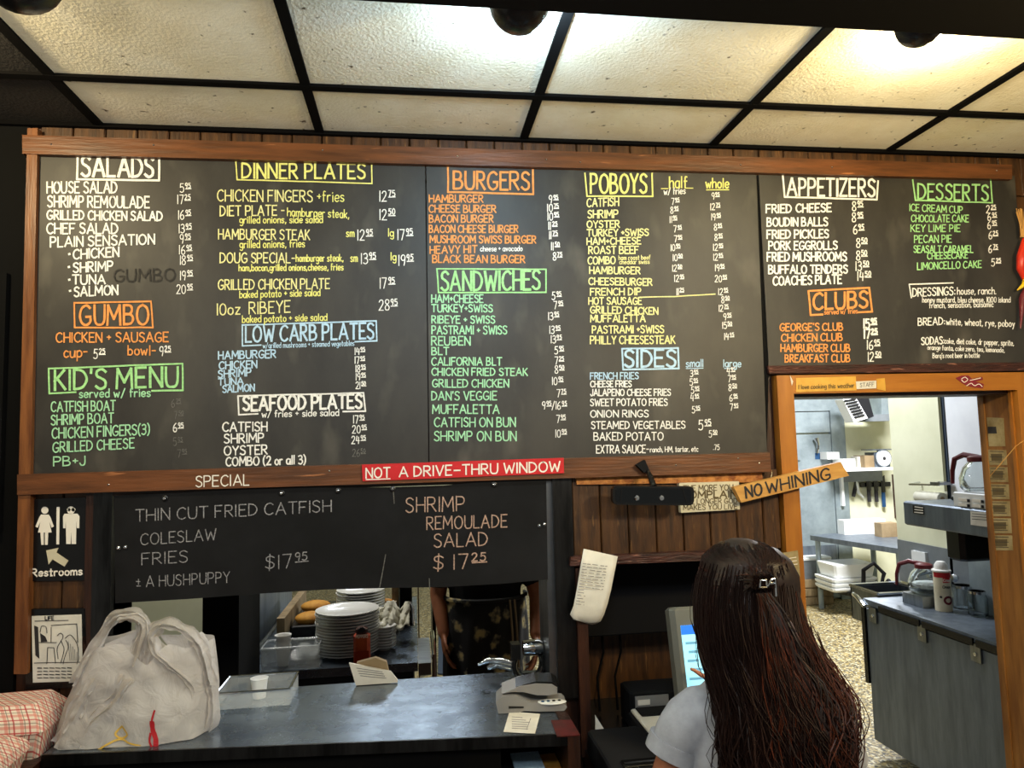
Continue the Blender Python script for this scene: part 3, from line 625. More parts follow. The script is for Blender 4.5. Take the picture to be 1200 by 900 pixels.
b2 = thing('appetizer_board', (1.5, 0, 2.0), 'smaller chalkboard of appetizers, clubs and desserts above the kitchen doorway', 'menu board')
wpoly([(889, 203), (1189, 206), (1206, 427), (901, 430)], YB, .012).build('chalkboard_sheet', 'slate', b2)
wpoly([(900, 428.5), (1240, 424), (1240, 434), (902, 438)], -.022, .02).build('frame_rail', 'red_wood', b2)
wpoly([(885.5, 200), (889, 200), (901, 430), (898.5, 535)], -.010, .008).build('edge_strip', 'black', b2)
def T2(*a, **k): T(*a, par=b2, **k)
T2(H, W_, 'APPETIZERS', 923, 229, 1025, 230.3, 20, 2.6); BOX(W_, [[(917.3, 206), (919.5, 230.7), (1027.5, 234), (1029, 212)]], 2, b2)
for t, x0, y0, x1, y1, h in (('FRIED CHEESE', 898, 249.5, 974, 248, 9.5), ('BOUDIN BALLS', 899, 265, 970, 264.5, 9.5), ('FRIED PICKLES', 899, 279.5, 971, 278.5, 9.5), ('PORK EGGROLLS', 901, 292.7, 981, 292, 9.5), ('FRIED MUSHROOMS', 899, 306, 992, 305.5, 10), ('BUFFALO TENDERS', 901, 320.5, 993, 320, 9.5), ('COACHES PLATE', 906, 334.3, 986, 332, 10)): T2(L_, W_, t, x0, y0, x1, y1, h, 1.8)
for t, x, y in (('8^95', 998.7, 247), ('8^95', 998.7, 260), ('6^95', 1000, 274), ('8^50', 1003.5, 290), ('8^50', 1003.5, 304.5), ('13^50', 1003, 317), ('14^50', 1005, 329)): T2(P_, W_, t, x, y, None, None, 10.5, 1.2)
T2(H, O_, 'CLUBS', 953, 363, 1017, 360, 19, 2.8); BOX(O_, [[(964, 368.6), (950, 369.3), (947.5, 341), (1018.7, 337), (1022, 365), (1006, 366)]], 2.2, b2)
T2(L_, O_, 'served w/ fries', 966, 368.5, 1005, 367, 5.5, .9)
for t, x0, y0, x1, y1, h in (("GEORGE'S CLUB", 914, 387.7, 987.7, 387, 8.5), ('CHICKEN CLUB', 916, 400.3, 987, 399, 8.5), ('HAMBURGER CLUB', 915, 412, 996, 412, 8.5), ('BREAKFAST CLUB', 920, 424.3, 996, 424, 8.5)): T2(L_, O_, t, x0, y0, x1, y1, h, 1.5)
for t, x, y, w_ in (('15^95', 1012, 384.5, 1.9), ('17^25', 1012.5, 396.5, 1.9), ('16^95', 1016, 409.5, 1.2), ('12^50', 1017, 423.5, 1.2)): T2(P_, W_, t, x, y, None, None, 10.5, w_)
T2(H, G_, 'DESSERTS', 1076, 233.3, 1158, 235, 18, 2.2); BOX(G_, [[(1069.3, 210.7), (1073, 234.7), (1163, 237.6), (1161, 212)]], 1.7, b2)
for t, x0, y0, x1, y1, h in (('ICE CREAM CUP', 1066, 247, 1128, 250, 8), ('CHOCOLATE CAKE', 1068, 260, 1135, 260, 8), ('KEY LIME PIE', 1067.5, 271.5, 1125, 271.5, 8), ('PECAN PIE', 1071.6, 284.5, 1115, 284, 8.5), ('SEASALT CARAMEL', 1071, 296, 1140, 296, 8), ('CHEESECAKE', 1087, 303.7, 1134, 302.5, 7.5), ('LIMONCELLO CAKE', 1075, 316, 1150, 313.5, 8)): T2(L_, G_, t, x0, y0, x1, y1, h, 1.2)
for t, x, y in (('2^25', 1156, 249.5), ('6^95', 1157.5, 258.5), ('6^95', 1157.5, 268), ('6^25', 1158.7, 280), ('6^75', 1158.7, 296), ('5^25', 1162, 312)): T2(P_, W_, t, x, y, None, None, 8.8, 1)
T2(L_, W_, 'DRESSINGS:', 1069.5, 347.5, 1119, 345.5, 9.5, 1.3); BOX(W_, [[(1117, 331.5), (1065.3, 333.3), (1068, 349)]], 1.5, b2)
for t, x0, y0, x1, y1, h, w_ in (('house, ranch.', 1122, 345, 1167, 344.5, 8, 1), ('honey mustard, bleu cheese, 1000 island', 1081, 354.3, 1184, 354.3, 6.2, .85), ('french, sensation, balsamic', 1089, 361, 1164, 359.5, 6.2, .85), ('white, wheat, rye, poboy', 1109, 380.5, 1189, 383, 7.5, 1),
                                 ('coke, diet coke, dr pepper, sprite,', 1107, 402.5, 1188, 405, 6.2, .85), ("orange fanta, coke zero, tea, lemonade,", 1087, 409.7, 1177, 413, 5.5, .8), ("Barq's root beer in bottle", 1093, 419.5, 1148, 419, 5.5, .8)): T2(L_, W_, t, x0, y0, x1, y1, h, w_)
T2(L_, W_, 'BREAD:', 1076, 381.3, 1107, 380.5, 8.5, 1.2); T2(L_, W_, 'SODAS:', 1080, 404, 1106, 403, 8.5, 1.3)

# red plastic sign
s = thing('drive_thru_sign', U(540, 560, y=-.04), 'red plastic sign saying not a drive-thru window on the lower board rail', 'sign')
wpoly([(424, 544.5), (660.6, 536.5), (661, 554.5), (425, 564)], -.041, .004).build('sign_plate', 'red_sign', s)
T('sign_lettering', 'sign_white', 'NOT', 429, 560.3, 457, 559.3, 11.5, 1.7, par=s, y=-.0418, jit=0); BOX('sign_white', [[(429, 562), (457, 561)]], 1.3, s, 'sign_lettering', -.0418)
T('sign_lettering', 'sign_white', 'A DRIVE_THRU WINDOW', 468, 558.8, 656, 552.2, 11.5, 1.7, par=s, y=-.0418, jit=0)

# hanging specials board
s = thing('specials_board', (0, -.03, 1.4), 'loose black specials board bolted across the top of the pass window', 'menu board')
top_ = [(133, 581), (200, 578), (260, 574.5), (330, 571), (400, 571.5), (458, 571), (520, 569), (579, 563), (640, 560)]
bot_ = [(642, 679), (590, 684), (520, 688), (455, 689), (380, 691), (300, 696), (220, 702), (135, 707)]
wpoly(top_+bot_, -.024, .005).build('board_sheet', 'slate_special', s)
SK = 'thin_chalk'
for t, mt, x0, y0, x1, y1, h, w_ in (('THIN CUT FRIED CATFISH', SK, 159, 611, 388, 599.5, 13.5, 1.3), ('COLESLAW', SK, 165, 638.5, 253, 632.5, 13, 1.2), ('FRIES', SK, 166, 662, 220, 658.5, 13.5, 1.2), ('= A HUSHPUPPY', SK, 160, 688.5, 269, 682.5, 12.5, 1.1), ('$17^95', SK, 311, 667.5, 359, 664, 16, 1.2),
                                     ('SHRIMP', 'pink_chalk', 476, 600.5, 544, 598.5, 17, 1.4), ('REMOULADE', 'pink_chalk', 500, 620.5, 594, 617.5, 14.5, 1.4), ('SALAD', 'pink_chalk', 509, 641.5, 571, 639, 15.5, 1.4), ('$ 17^25', 'pink_chalk', 508, 668, 568, 665.5, 17, 1.5)):
    T('special_line', mt, t, x0, y0, x1, y1, h, w_, par=s, y=-.0252)
for px, py in ((193, 584), (330, 578), (396, 575), (460, 573), (579, 568), (139, 642), (147, 641), (632, 616), (638, 614.5)):
    c = U(px, py, y=-.0245); big = py < 600; r = .0085 if big else .005
    wsh = MB().lathe([(r, 0), (r, -.0015), (r*.8, -.0025), (.003, -.0025)], c, 16, axis='y').build('washer', 'dark_steel' if big else 'chrome', s, smooth=True)
    MB().lathe([(.0038, -.0015), (.0038, -.005), (.0022, -.0062), (.0008, -.0062)], c, 10, axis='y').build('bolt_or_reflection', 'chrome', wsh, smooth=True)
BOX('faint_chalk', [[(461, 575), (462, 590)], [(452, 650), (445, 688)], [(503, 678), (503.5, 690)]], 1, s, 'scratch', -.0252)

# steel trim round the pass window
MB().box((-.868, -.012, 1.08), (-.82, .14, 1.70)).build('trim_2', 'dark_steel', kind='structure')
MB().box((.402, -.014, 1.06), (.46, .14, 1.70)).build('trim_3', 'dark_steel', kind='structure')
MB().box((.380, .0, 1.08), (.4025, .15, 1.70)).build('trim_4', 'steel', kind='structure')
MB().box((-.866, -.010, 1.685), (.46, .012, 1.70)).build('trim_5', 'dark_wood', kind='structure')
MB().box((-.8866, -.012, .9), (-.868, .0, 1.70)).build('trim_6', 'dark_wood', kind='structure')

# wooden post and the niche
MB().box((.461, -.028, .9), (.492, .012, 1.43)).build('trim_7', 'dark_wood', kind='structure')
wpoly([(669, 653), (668, 663.5), (900, 654), (900, 643)], -.030, .032).build('trim_8', 'red_wood', kind='structure')
n = MB().box((.475, .36, .9), (1.13, .375, 1.46)).box((.465, .012, .9), (.475, .375, 1.46)).box((1.13, .012, .9), (1.14, .375, 1.46)).box((.465, .14, 1.455), (1.14, .375, 1.47))
n.build('trim_9', 'plank', kind='structure')
MB().box((.47, -.42, .88), (1.12, .36, .92)).build('trim_10', 'gloss_black', kind='structure', org=(.7, 0, .9))
MB().box((.47, -.40, .0), (1.12, 0, .88)).build('trim_11', 'black', kind='structure')

# door casing and jambs
dc = MB().box((1.122, -.022, 0), (1.176, .012, 1.99)).build('door_1', 'orange_wood', kind='structure', org=(1.5, 0, 0))
MB().box((1.957, -.022, 0), (2.02, .012, 1.99)).build('casing', 'orange_wood', dc)
MB().box((1.176, -.022, 1.932), (1.957, .012, 1.99)).build('casing', 'orange_wood_h', dc)
MB().box((1.952, .0, 0), (1.958, .012, 1.932)).build('stop_strip', 'orange_wood', dc)
MB().box((1.957, .012, 0), (1.975, .150, 1.94)).build('jamb', 'jamb_wood', dc)
MB().box((1.160, .012, 0), (1.176, .150, 1.94)).build('jamb', 'jamb_wood', dc)
MB().box((1.176, .012, 1.922), (1.957, .150, 1.94)).build('jamb', 'dark_wood', dc)
MB().box((1.952, .118, 0), (1.957, .132, 1.92)).build('stop_strip', 'jamb_wood', dc)
# ================================================================ COUNTER AND WHAT STANDS ON IT
CT = 1.08
pts = [(-.90, -.185), (.372, -.315), (.372, 0), (.402, 0), (.402, .20), (-.868, .20), (-.868, 0), (-.90, 0)]
pc = thing('pass_counter', (-.25, -.1, .0), 'worn stainless steel pass counter running through the kitchen window', 'counter')
MB().prism([(x, y, CT-.012) for x, y in pts], (0, 0, .012)).build('countertop', 'counter_steel', pc)
MB().prism([(-.90, -.187, CT-.026), (.372, -.317, CT-.026), (.372, -.311, CT-.026), (-.90, -.181, CT-.026)], (0, 0, .028)).build('front_edge', 'dark_steel', pc)
MB().prism([(-.90, -.17, 0), (.36, -.30, 0), (.36, -.02, 0), (-.90, -.02, 0)], (0, 0, .955)).build('base', 'gloss_black', pc)
MB().prism([(-.90, -.17, .955), (.36, -.30, .955), (.36, -.02, .955), (-.90, -.02, .955)], (0, 0, .006)).build('shelf', 'softblack', pc)
MB().prism([(-.90, -.17, .955), (.20, -.284, .955), (.20, -.02, .955), (-.90, -.02, .955)], (0, 0, .11)).build('apron_panel', 'black', pc)
MB().prism([(.362, -.322, 0), (.392, -.325, 0), (.392, -.0, 0), (.362, -.0, 0)], (0, 0, CT+.002)).build('end_panel', 'dark_wood', pc)
MB().prism([(.335, -.324, CT), (.392, -.327, CT), (.392, -.23, CT), (.34, -.22, CT)], (0, 0, .0025)).build('corner_patch', 'patch_red', pc)
for i, (x, c, z) in enumerate(((.315, 'card', 0), (.27, 'blue_label', .0))):
    top(MB().box((x-.03 if i else x-.05, -.285+i*.004, .962+i*.009), (x+.045, -.15, .970+i*.009)).build('booklet', 'bread' if i == 0 else 'blue_chalk'), ('tan booklet on the shelf under the counter end, lower one', 'pale blue booklet lying on the tan booklet under the counter end')[i], 'booklet')

# left wooden ledge with two gingham boxes
MB().box((-1.5, -.42, 1.03), (-.905, -.0, 1.066)).build('wooden_ledge', 'dark_wood', label='dark wooden ledge left of the steel counter carrying the gingham boxes', cat='ledge')
MB().box((-1.5, -.40, 0), (-.91, -.0, 1.03)).build('trim_12', 'black', kind='structure')
def clam(cx, cy, z0, w_, d, h, rz, label):
    t = thing('takeout_box', (cx, cy, z0), label, 'box', 'gingham takeout boxes on the left ledge')
    R = Matrix.Rotation(rz, 3, 'Z'); c = Vector((cx, cy, 0))
    def rg(i, z, ch=.012): 
        P = [(-w_/2+i+ch, -d/2+i), (w_/2-i-ch, -d/2+i), (w_/2-i, -d/2+i+ch), (w_/2-i, d/2-i-ch), (w_/2-i-ch, d/2-i), (-w_/2+i+ch, d/2-i), (-w_/2+i, d/2-i-ch), (-w_/2+i, -d/2+i+ch)]
        return [R @ Vector((x, y, 0))+c+Vector((0, 0, z0+z)) for x, y in P]
    MB().loft([rg(.014, 0), rg(.002, h*.5), rg(0, h*.51)]).build('tray', 'gingham', t)
    MB().loft([rg(-.003, h*.515), rg(-.003, h*.54), rg(.003, h*.75), rg(.028, h)]).build('lid', 'gingham', t)
clam(-1.062, -.29, 1.066, .30, .17, .085, .04, 'red gingham takeout box, the front one at the left edge of the counter')
clam(-1.068, -.10, 1.066, .32, .17, .125, .04, 'red gingham takeout box, the taller rear one left of the plastic bag')

# ---- plastic carrier bag
bag = thing('carrier_bag', (-.68, -.12, CT), 'white plastic carrier bag with red flame print standing on the counter', 'bag')
LP = [(887, 54, 190), (880, 53, 228), (865, 56, 240), (850, 60, 244), (830, 67, 249), (812, 75, 251), (795, 83, 251), (780, 90, 250), (768, 95, 248), (756, 101, 245)]
def bag_y(v): return -.155+.055*v        # the front sheet leans back with height
def un_bag(px, py, off=0):
    v = (887-py)/130; y = bag_y(max(0, v))-.022*sin(pi*min(1, max(0, (px-55)/195)))
    p = U(px, py, y=y); q = Vector((p.x, p.z*1.0, 3.1))
    n = (mnoise.noise(q*9)+.6*mnoise.noise(Vector((q.x*26+q.y*14, q.y*18-q.x*8, 1))))
    rid = abs(mnoise.noise(Vector((q.x*13-q.y*9, q.y*5+q.x*4, 7))))
    p.y += .011*n-.014*(.5-rid)*1.0+off
    return p
nx, ny = 44, 30
front = MB(); vs = []
for j in range(ny+1):
    py = 887+(756-887)*j/ny
    for k in range(len(LP)-1):
        if LP[k+1][0] <= py <= LP[k][0]: break
    f_ = (LP[k][0]-py)/(LP[k][0]-LP[k+1][0]); l = LP[k][1]+(LP[k+1][1]-LP[k][1])*f_; r = LP[k][2]+(LP[k+1][2]-LP[k][2])*f_
    for i in range(nx+1):
        u = i/nx; x = l+(r-l)*u; dip = max(0, 1-abs((x-172)/26))*22*(j/ny)**3
        dip += 2.5*sin(u*17)*(j/ny)
        p = un_bag(x, py+dip); e = min(u, 1-u)*8; 
        if e < 1: p.y += .05*(1-e)**2
        if p.z < CT+.002: p.z = CT+.002
        vs.append(p)
fs = [(j*(nx+1)+i, j*(nx+1)+i+1, (j+1)*(nx+1)+i+1, (j+1)*(nx+1)+i) for j in range(ny) for i in range(nx)]
o = front.add(vs, fs).build('front_sheet', 'bag_film', bag, smooth=True)
bk = MB(); vb = []
for j in range(ny+1):
    for i in range(nx+1):
        p = vs[j*(nx+1)+i].copy(); u = i/nx; d = .17*sqrt(max(0, 1-(2*u-1)**2))*(1-.35*j/ny)
        p.y = vs[j*(nx+1)].y*(1-u)+vs[j*(nx+1)+nx].y*u+d*.9+.01*mnoise.noise(Vector((p.x*14, p.z*14, 9))); vb.append(p)
bk.add(vb, fs).build('rear_sheet', 'bag_film', bag, smooth=True)
def strap(name, pts, wid, seed, yo=0):
    # a crumpled ribbon following a path of pixels on the bag's lean
    P = smooth_pts(pts, 8); v_ = []; n_ = len(P); cols = 8
    for i, (x, y) in enumerate(P):
        a = P[max(0, i-1)]; b = P[min(n_-1, i+1)]; dx, dy = b[0]-a[0], b[1]-a[1]; l = sqrt(dx*dx+dy*dy) or 1
        wd = wid*(1+.22*sin(i*.55+seed)); 
        for c in range(cols+1):
            s_ = (c/cols-.5)*wd; px, py = x-dy/l*s_, y+dx/l*s_
            p = U(px, py, y=-.10+yo); p.y += .012*cos(c*1.9+seed)+.010*mnoise.noise(Vector((px*.12, py*.12, seed)))-.018*cos((c/cols-.5)*pi)
            v_.append(p)
    w_ = cols+1
    MB().add(v_, [(i*w_+c, i*w_+c+1, (i+1)*w_+c+1, (i+1)*w_+c) for i in range(n_-1) for c in range(cols)]).build(name, 'bag_film', bag, smooth=True)
strap('handle', [(90, 800), (104, 770), (122, 742), (134, 724), (150, 719), (165, 724), (168, 736), (163, 752), (158, 772), (146, 790)], 13, 1)
strap('handle', [(142, 724), (160, 722), (171, 732), (168, 750), (160, 778)], 9, 2.4, -.012)
strap('handle', [(172, 786), (176, 762), (180, 742), (190, 731), (206, 732), (222, 740), (234, 752), (242, 772), (248, 800)], 15, 4)
strap('handle', [(178, 745), (184, 762), (200, 778), (218, 792), (229, 810), (228, 835)], 11, 5.2, -.014)
strap('handle', [(228, 745), (240, 768), (247, 800), (249, 836), (240, 862)], 15, 6, .006)
strap('fold', [(112, 792), (100, 815), (88, 842), (72, 872)], 20, 7, -.03)
strap('fold', [(150, 792), (136, 820), (112, 842), (100, 872)], 18, 8.2, -.034)
MB().prism([un_bag(x, y, .03) for x, y in ((118, 758), (158, 742), (160, 800), (100, 815))], (0, .004, 0)).build('side_film', 'bag_film', bag)
MB().prism([un_bag(x, y, .03) for x, y in ((182, 748), (232, 748), (246, 800), (224, 800))], (0, .004, 0)).build('side_film', 'bag_film', bag)
def prnt(polys, m_, wpx): lines_mb(polys, wpx, 0, lambda a, b: un_bag(a, b, -.003), jit=.1).build('bag_print', m_, bag)
prnt([smooth_pts([(183, 831), (180, 842), (180, 850)])], 'red_print', 2.5); prnt([smooth_pts([(180, 845), (181, 854), (185, 863), (185, 874)])], 'red_print', 6)
prnt([smooth_pts([(178, 858), (177, 866), (180, 872)])], 'red_print', 3)
prnt([smooth_pts([(142, 852), (134, 861), (141, 866), (149, 861), (142, 852)]), smooth_pts([(116, 878), (130, 870), (142, 867), (152, 871), (165, 873)])], 'yellow_print', 2.2)
prnt([smooth_pts([(112, 884), (140, 886), (158, 888), (168, 880), (178, 879)])], 'red_print', 3.2)
# things inside the bag
t = MB().rbox((-.79, -.075, CT+.003), (-.565, .02, CT+.11), .01, Matrix.Rotation(.12, 3, 'Z')).build('foam_box', 'foam', label='white foam box seen through the plastic carrier bag, lower one', cat='box')
t = MB().rbox((-.76, -.06, CT+.113), (-.58, .03, CT+.175), .01, Matrix.Rotation(-.15, 3, 'Z')).build('paper_parcel', 'card', label='brown paper parcel on the foam box inside the plastic carrier bag', cat='parcel')

# ---- clear bin with cups sunk at the counter's rear edge
t = thing('clear_tub', U(300, 820, z=CT), 'clear plastic tub with a white cup behind the counter edge, beside the bag', 'tub')
tb = MB(); c = [U(252, 838, z=CT), U(292, 837, z=CT), U(349, 805, z=CT), U(262, 812, z=CT)]
a = U(250, 836, z=CT+.002); b = U(288, 834, z=CT+.002)
x0, x1 = a.x, U(348, 808, z=CT).x; y0, y1 = .04, .19
for (p, q) in (((x0, y0), (x1, y0)), ((x1, y0), (x1, y1)), ((x1, y1), (x0, y1)), ((x0, y1), (x0, y0))):
    tb.tube([(p[0], p[1], CT+.045), (q[0], q[1], CT+.045)], .0035, 6)
tb.build('rim', 'chrome', t)
wl = MB()
for (p, q) in (((x0, y0), (x1, y0)), ((x1, y0), (x1, y1)), ((x1, y1), (x0, y1)), ((x0, y1), (x0, y0))):
    wl.prism([(p[0], p[1], CT+.001), (q[0], q[1], CT+.001), (q[0], q[1], CT+.045), (p[0], p[1], CT+.045)], (.001, .001, 0))
wl.build('wall', 'clear_plastic', t)
c = U(304, 812, y=.12); MB().lathe([(.018, 0), (.024, .055), (.026, .055), (.002, .054)], (c.x, .12, CT+.002), 18, R=Matrix.Rotation(.0, 3, 'X')).build('sauce_cup', 'white_plastic', smooth=True, label='small white cup standing in the clear tub behind the counter', cat='cup')

# ---- card slip machine, grey with a black top
c0 = U(625, 836, z=CT)
t = thing('label_machine', (c0.x, c0.y, CT), 'grey desktop device with black lid and oval button panel at the counter end', 'device')
R = Matrix.Rotation(-.12, 3, 'Z')
def sidep(prof, w_, dy, m_, nm, par, c0=c0, R=R):
    vsA = [R @ Vector((x, -w_/2+dy, z)) for x, z in prof]; MB().prism([v+Vector((c0.x, c0.y+.045, CT)) for v in vsA], R @ Vector((0, w_, 0))).build(nm, m_, par)
sidep([(-.088, .001), (-.094, .03), (-.075, .046), (-.04, .045), (.0, .026), (.05, .022), (.088, .020), (.096, .012), (.088, .003), (.02, .003), (-.02, .006), (-.04, .001)], .085, 0, 'grey_plastic', 'base', t)
sidep([(-.078, .049), (-.03, .066), (.015, .072), (.058, .069), (.072, .060), (.072, .046), (.05, .041), (.015, .043), (-.02, .052), (-.05, .053)], .09, .012, 'grey_plastic', 'flap', t)
sidep([(-.04, .064), (.015, .077), (.060, .074), (.076, .064), (.072, .058), (.055, .067), (.015, .070)], .078, .012, 'gloss_black', 'lid_pad', t)
oc = Vector((c0.x+.052, c0.y+.008, CT+.0215))
MB().lathe([(.03, 0), (.032, .002), (.029, .004), (.002, .004)], oc, 24, sx=1.25, sy=.62, R=R).build('button_panel', 'white_plastic', t, smooth=True)
for i, mm in enumerate(('blue_label', 'blue_label', 'gloss_black', 'gloss_black')):
    MB().lathe([(.0045, 0), (.0045, .0015), (.001, .002)], oc+Vector((-.024+.015*i, 0, .004)), 10).build('button', mm, t)
sidep([(-.06, .014), (-.02, .014), (-.02, .018), (-.06, .020)], .002, -.043, 'gloss_black', 'slot', t)
# slip of paper
p4 = [U(x, y, z=CT+.0015) for x, y in ((597, 834), (633, 837), (627, 860), (590, 858))]
s = thing('paper_slip', sum(p4, Vector())/4, 'small printed paper slip lying on the counter before the grey device', 'receipt')
MB().prism(p4, (0, 0, .001)).build('sheet', 'paper', s)
lines_mb([[(600, 840), (612, 841)]]+[[(600, 843+i*2.6), (618+random.uniform(-4, 4), 844+i*2.6)] for i in range(5)]+[[(622, 842), (617, 855)]], .7, 0, lambda a, b: U(a, b, z=CT+.0027)).build('printed_lines', 'grey_ink', s)

# ---- black strapped chrome thing behind the device
c1 = U(622, 803, z=CT)
t = thing('ring_dispenser', (c1.x, c1.y, CT), 'black and chrome ring-shaped dispenser behind the grey device', 'dispenser')
def arc(cx, cz, rx, rz, a0, a1, y, n_=16): return [(cx+rx*cos(a0+(a1-a0)*i/n_), y, cz+rz*sin(a0+(a1-a0)*i/n_)) for i in range(n_+1)]
yb = c1.y+.03
for dy, r in ((0, .0085), (.028, .0085)):
    MB().tube(arc(c1.x, CT+.05, .045, .048, radians(150), radians(395), yb+dy), r, 8, flat=1.4).build('band', 'gloss_black', t, smooth=True)
MB().tube(arc(c1.x+.004, CT+.052, .036, .036, radians(190), radians(350), yb-.012), .0022, 6).build('chrome_rim', 'chrome', t, smooth=True)
MB().tube(arc(c1.x-.002, CT+.05, .037, .04, radians(200), radians(345), yb+.014), .0022, 6).build('chrome_rim', 'chrome', t, smooth=True)
MB().lathe([(.022, -.02), (.024, 0), (.024, .03), (.018, .04)], (c1.x+.005, yb+.01, CT+.098), 18, axis='x').build('drum', 'chrome', t, smooth=True)
MB().box((c1.x-.052, yb-.012, CT+.07), (c1.x-.026, yb+.03, CT+.115)).build('bracket', 'gloss_black', t)
MB().lathe([(.05, 0), (.055, .004), (.04, .012), (.004, .014)], (c1.x+.01, yb+.01, CT), 24).build('base', 'gloss_black', t, smooth=True)
MB().tube([(c1.x-.15, yb+.05, CT+.045), (c1.x-.12, yb+.05, CT+.057), (c1.x-.08, yb+.04, CT+.056), (c1.x-.045, yb+.02, CT+.05)], [.004, .010, .013, .01], 10, flat=.45).build('chrome_scoop', 'chrome', t, smooth=True)
MB().tube([(c1.x-.12, yb+.06, CT+.03), (c1.x-.09, yb+.06, CT+.042), (c1.x-.04, yb+.03, CT+.035)], [.006, .014, .012], 10, flat=.5).build('chrome_scoop', 'chrome', t, smooth=True)
MB().tube([(c1.x+.055, yb, CT+.002), (c1.x+.05, yb, CT+.05), (c1.x+.045, yb+.02, CT+.10)], .004, 8).build('post', 'chrome', t, smooth=True)

# ================================================================ LEFT WALL SIGNS
s = thing('restroom_sign', U(68, 680, y=-.006), 'black restrooms sign with white woman and man figures and a tan arrow', 'sign')
wpoly([(36, 585), (100, 583), (103, 587), (102.5, 676), (99, 680), (36, 681), (33.5, 677), (33, 590)], -.008, .006).build('sign_plate', 'gloss_black', s)
ys_ = -.009
def sp(pts, nm='pictogram', m_='sign_white'): wpoly(pts, ys_, .0008).build(nm, m_, s)
def disc(cx, cy, r, n_=14): return [(cx+r*cos(2*pi*i/n_), cy+r*sin(2*pi*i/n_)) for i in range(n_)]
sp(disc(52.5, 598, 4.2)); sp([(48, 603), (57, 603), (59, 606), (63, 617), (60.5, 618.5), (57.5, 611), (60.5, 624), (44.5, 624), (47.5, 611), (44, 618.5), (41.5, 617), (46, 606)])
sp([(47.3, 624), (51.2, 624), (51.2, 638.5), (48.3, 638.5)]); sp([(52.6, 624), (56.4, 624), (55.8, 638.5), (52.6, 638.5)])
sp([(66.3, 594), (69.8, 594), (69.2, 638), (66, 638)])
sp(disc(83, 598, 4.6)); sp([(75.5, 602), (90.5, 602), (93, 605), (92.8, 619), (90, 619), (89.5, 608), (89, 637.5), (83.8, 637.5), (83.3, 622), (82.6, 637.5), (77.6, 637.5), (77, 608), (76.5, 619), (74, 619), (73.8, 605)])
for x in (80.5, 86): sp(disc(x, 597.3, 2.3, 10), 'googly_eye'); wpoly(disc(x+.5, 597.6, 1, 8), -.0105, .0012).build('pupil', 'black', s)
wpoly([(54, 645), (68.5, 642), (66, 647.5), (80, 657), (75.5, 664), (61.5, 655.5), (57, 661.5)], -.0105, .0015).build('arrow', 'plaque', s)
T('sign_lettering', 'sign_white', 'Restrooms', 37, 675.5, 96, 673.5, 8.5, 1.7, par=s, y=-.0092, jit=0)

s = thing('framed_cartoon', U(66, 800, y=-.008), 'black framed cartoon clipping on the wall left of the bag', 'picture')
wpoly([(29, 714), (100, 713), (103, 806), (30, 808)], -.012, .012).build('frame', 'gloss_black', s)
wpoly([(37, 722), (95.5, 720), (97, 798), (38.5, 800)], -.0132, .001).build('clipping', 'paper', s)
yc = -.0142
wpoly([(40, 733), (44.5, 735), (46, 772), (41.5, 768)], yc, .0008).build('drawing', 'ink', s); wpoly([(47, 742), (53, 746), (55.5, 752), (48, 752.5)], yc, .0008).build('drawing', 'ink', s)
lines_mb([[(44, 753), (66, 753)], [(55, 778), (56, 759), (63, 759), (65, 777)], [(60, 753), (60, 735)], [(60, 733), (90, 731), (91, 753)], smooth_pts([(67, 745), (71, 742), (74, 746), (71, 752), (67, 760), (68, 772)]), smooth_pts([(72, 752), (75, 762), (71, 777)]),
          smooth_pts([(76, 748), (82, 744), (88, 750), (91, 758), (92, 770), (90, 778)]), smooth_pts([(77, 750), (80, 758), (76, 770), (74, 778)]), smooth_pts([(47, 741), (49, 734), (54, 735), (55, 742)]), [(41, 728), (80, 727)], [(40, 777), (94, 776)]], .8, yc).build('drawing', 'ink', s)
for i in range(5): lines_mb([[(80+i*2.5, 752+i*3), (82+i*2, 774)]], .6, yc).build('drawing', 'grey_ink', s)
T('cartoon_title', 'ink', 'LIFE', 53, 726.5, 63, 726, 4, 1, par=s, y=yc)
for i in range(4): lines_mb([[(44+k*7, 783+i*3.8-k*.1), (48.5+k*7+random.random(), 783+i*3.8)] for k in range(6)], 1, yc).build('caption_line', 'ink', s)
# small black switch plate with red light on the far left
top(MB().box((-1.40, -.02, 1.60), (-1.10, 0, 2.30)).build('wall_panel', 'black'), 'black panel on the dark wall left of the menu board', 'panel')

# ================================================================ RIGHT OF THE WINDOW
# gold rough strip
top(wpoly([(675, 559), (893, 554), (894, 565), (676, 568)], -.012, .012).build('wood_strip', 'gold_strip'), 'narrow rough golden wood strip under the board rail above the mirror', 'wood strip')
# rear-view mirror
mc = U(767, 579, y=-.10)
s = thing('rear_view_mirror', mc, 'black car rear-view mirror hanging from the board rail', 'mirror')
def rr(px0, py0, px1, py1, r, sl=0):
    P = []
    for cx, cy, a0 in ((px1-r, py0+r, -90), (px1-r, py1-r, 0), (px0+r, py1-r, 90), (px0+r, py0+r, 180)):
        for i in range(5):
            a = radians(a0+i*22.5); P.append((cx+r*cos(a), cy+r*sin(a)+sl*(cx-px0)/(px1-px0)))
    return P
wpoly(rr(718, 569, 813.5, 591.5, 6, 1), -.100, .022).build('housing', 'gloss_black', s)
wpoly(rr(721.5, 571.5, 810, 589, 4, 1), -.1012, .0015).build('glass', 'mirror_glass', s)
lines_mb([[(729, 572), (727, 588)], [(800, 573), (805, 589)]], 1, -.102).build('glass_edge', 'gloss_black', s)
for x in (746, 775): MB().lathe([(.006, 0), (.007, -.004), (.002, -.005)], U(x, 583.5, y=-.102), 12, axis='y').build('bolt_or_reflection', 'chrome', s, smooth=True)  # the two dots reflected in the glass, modelled as small chrome discs
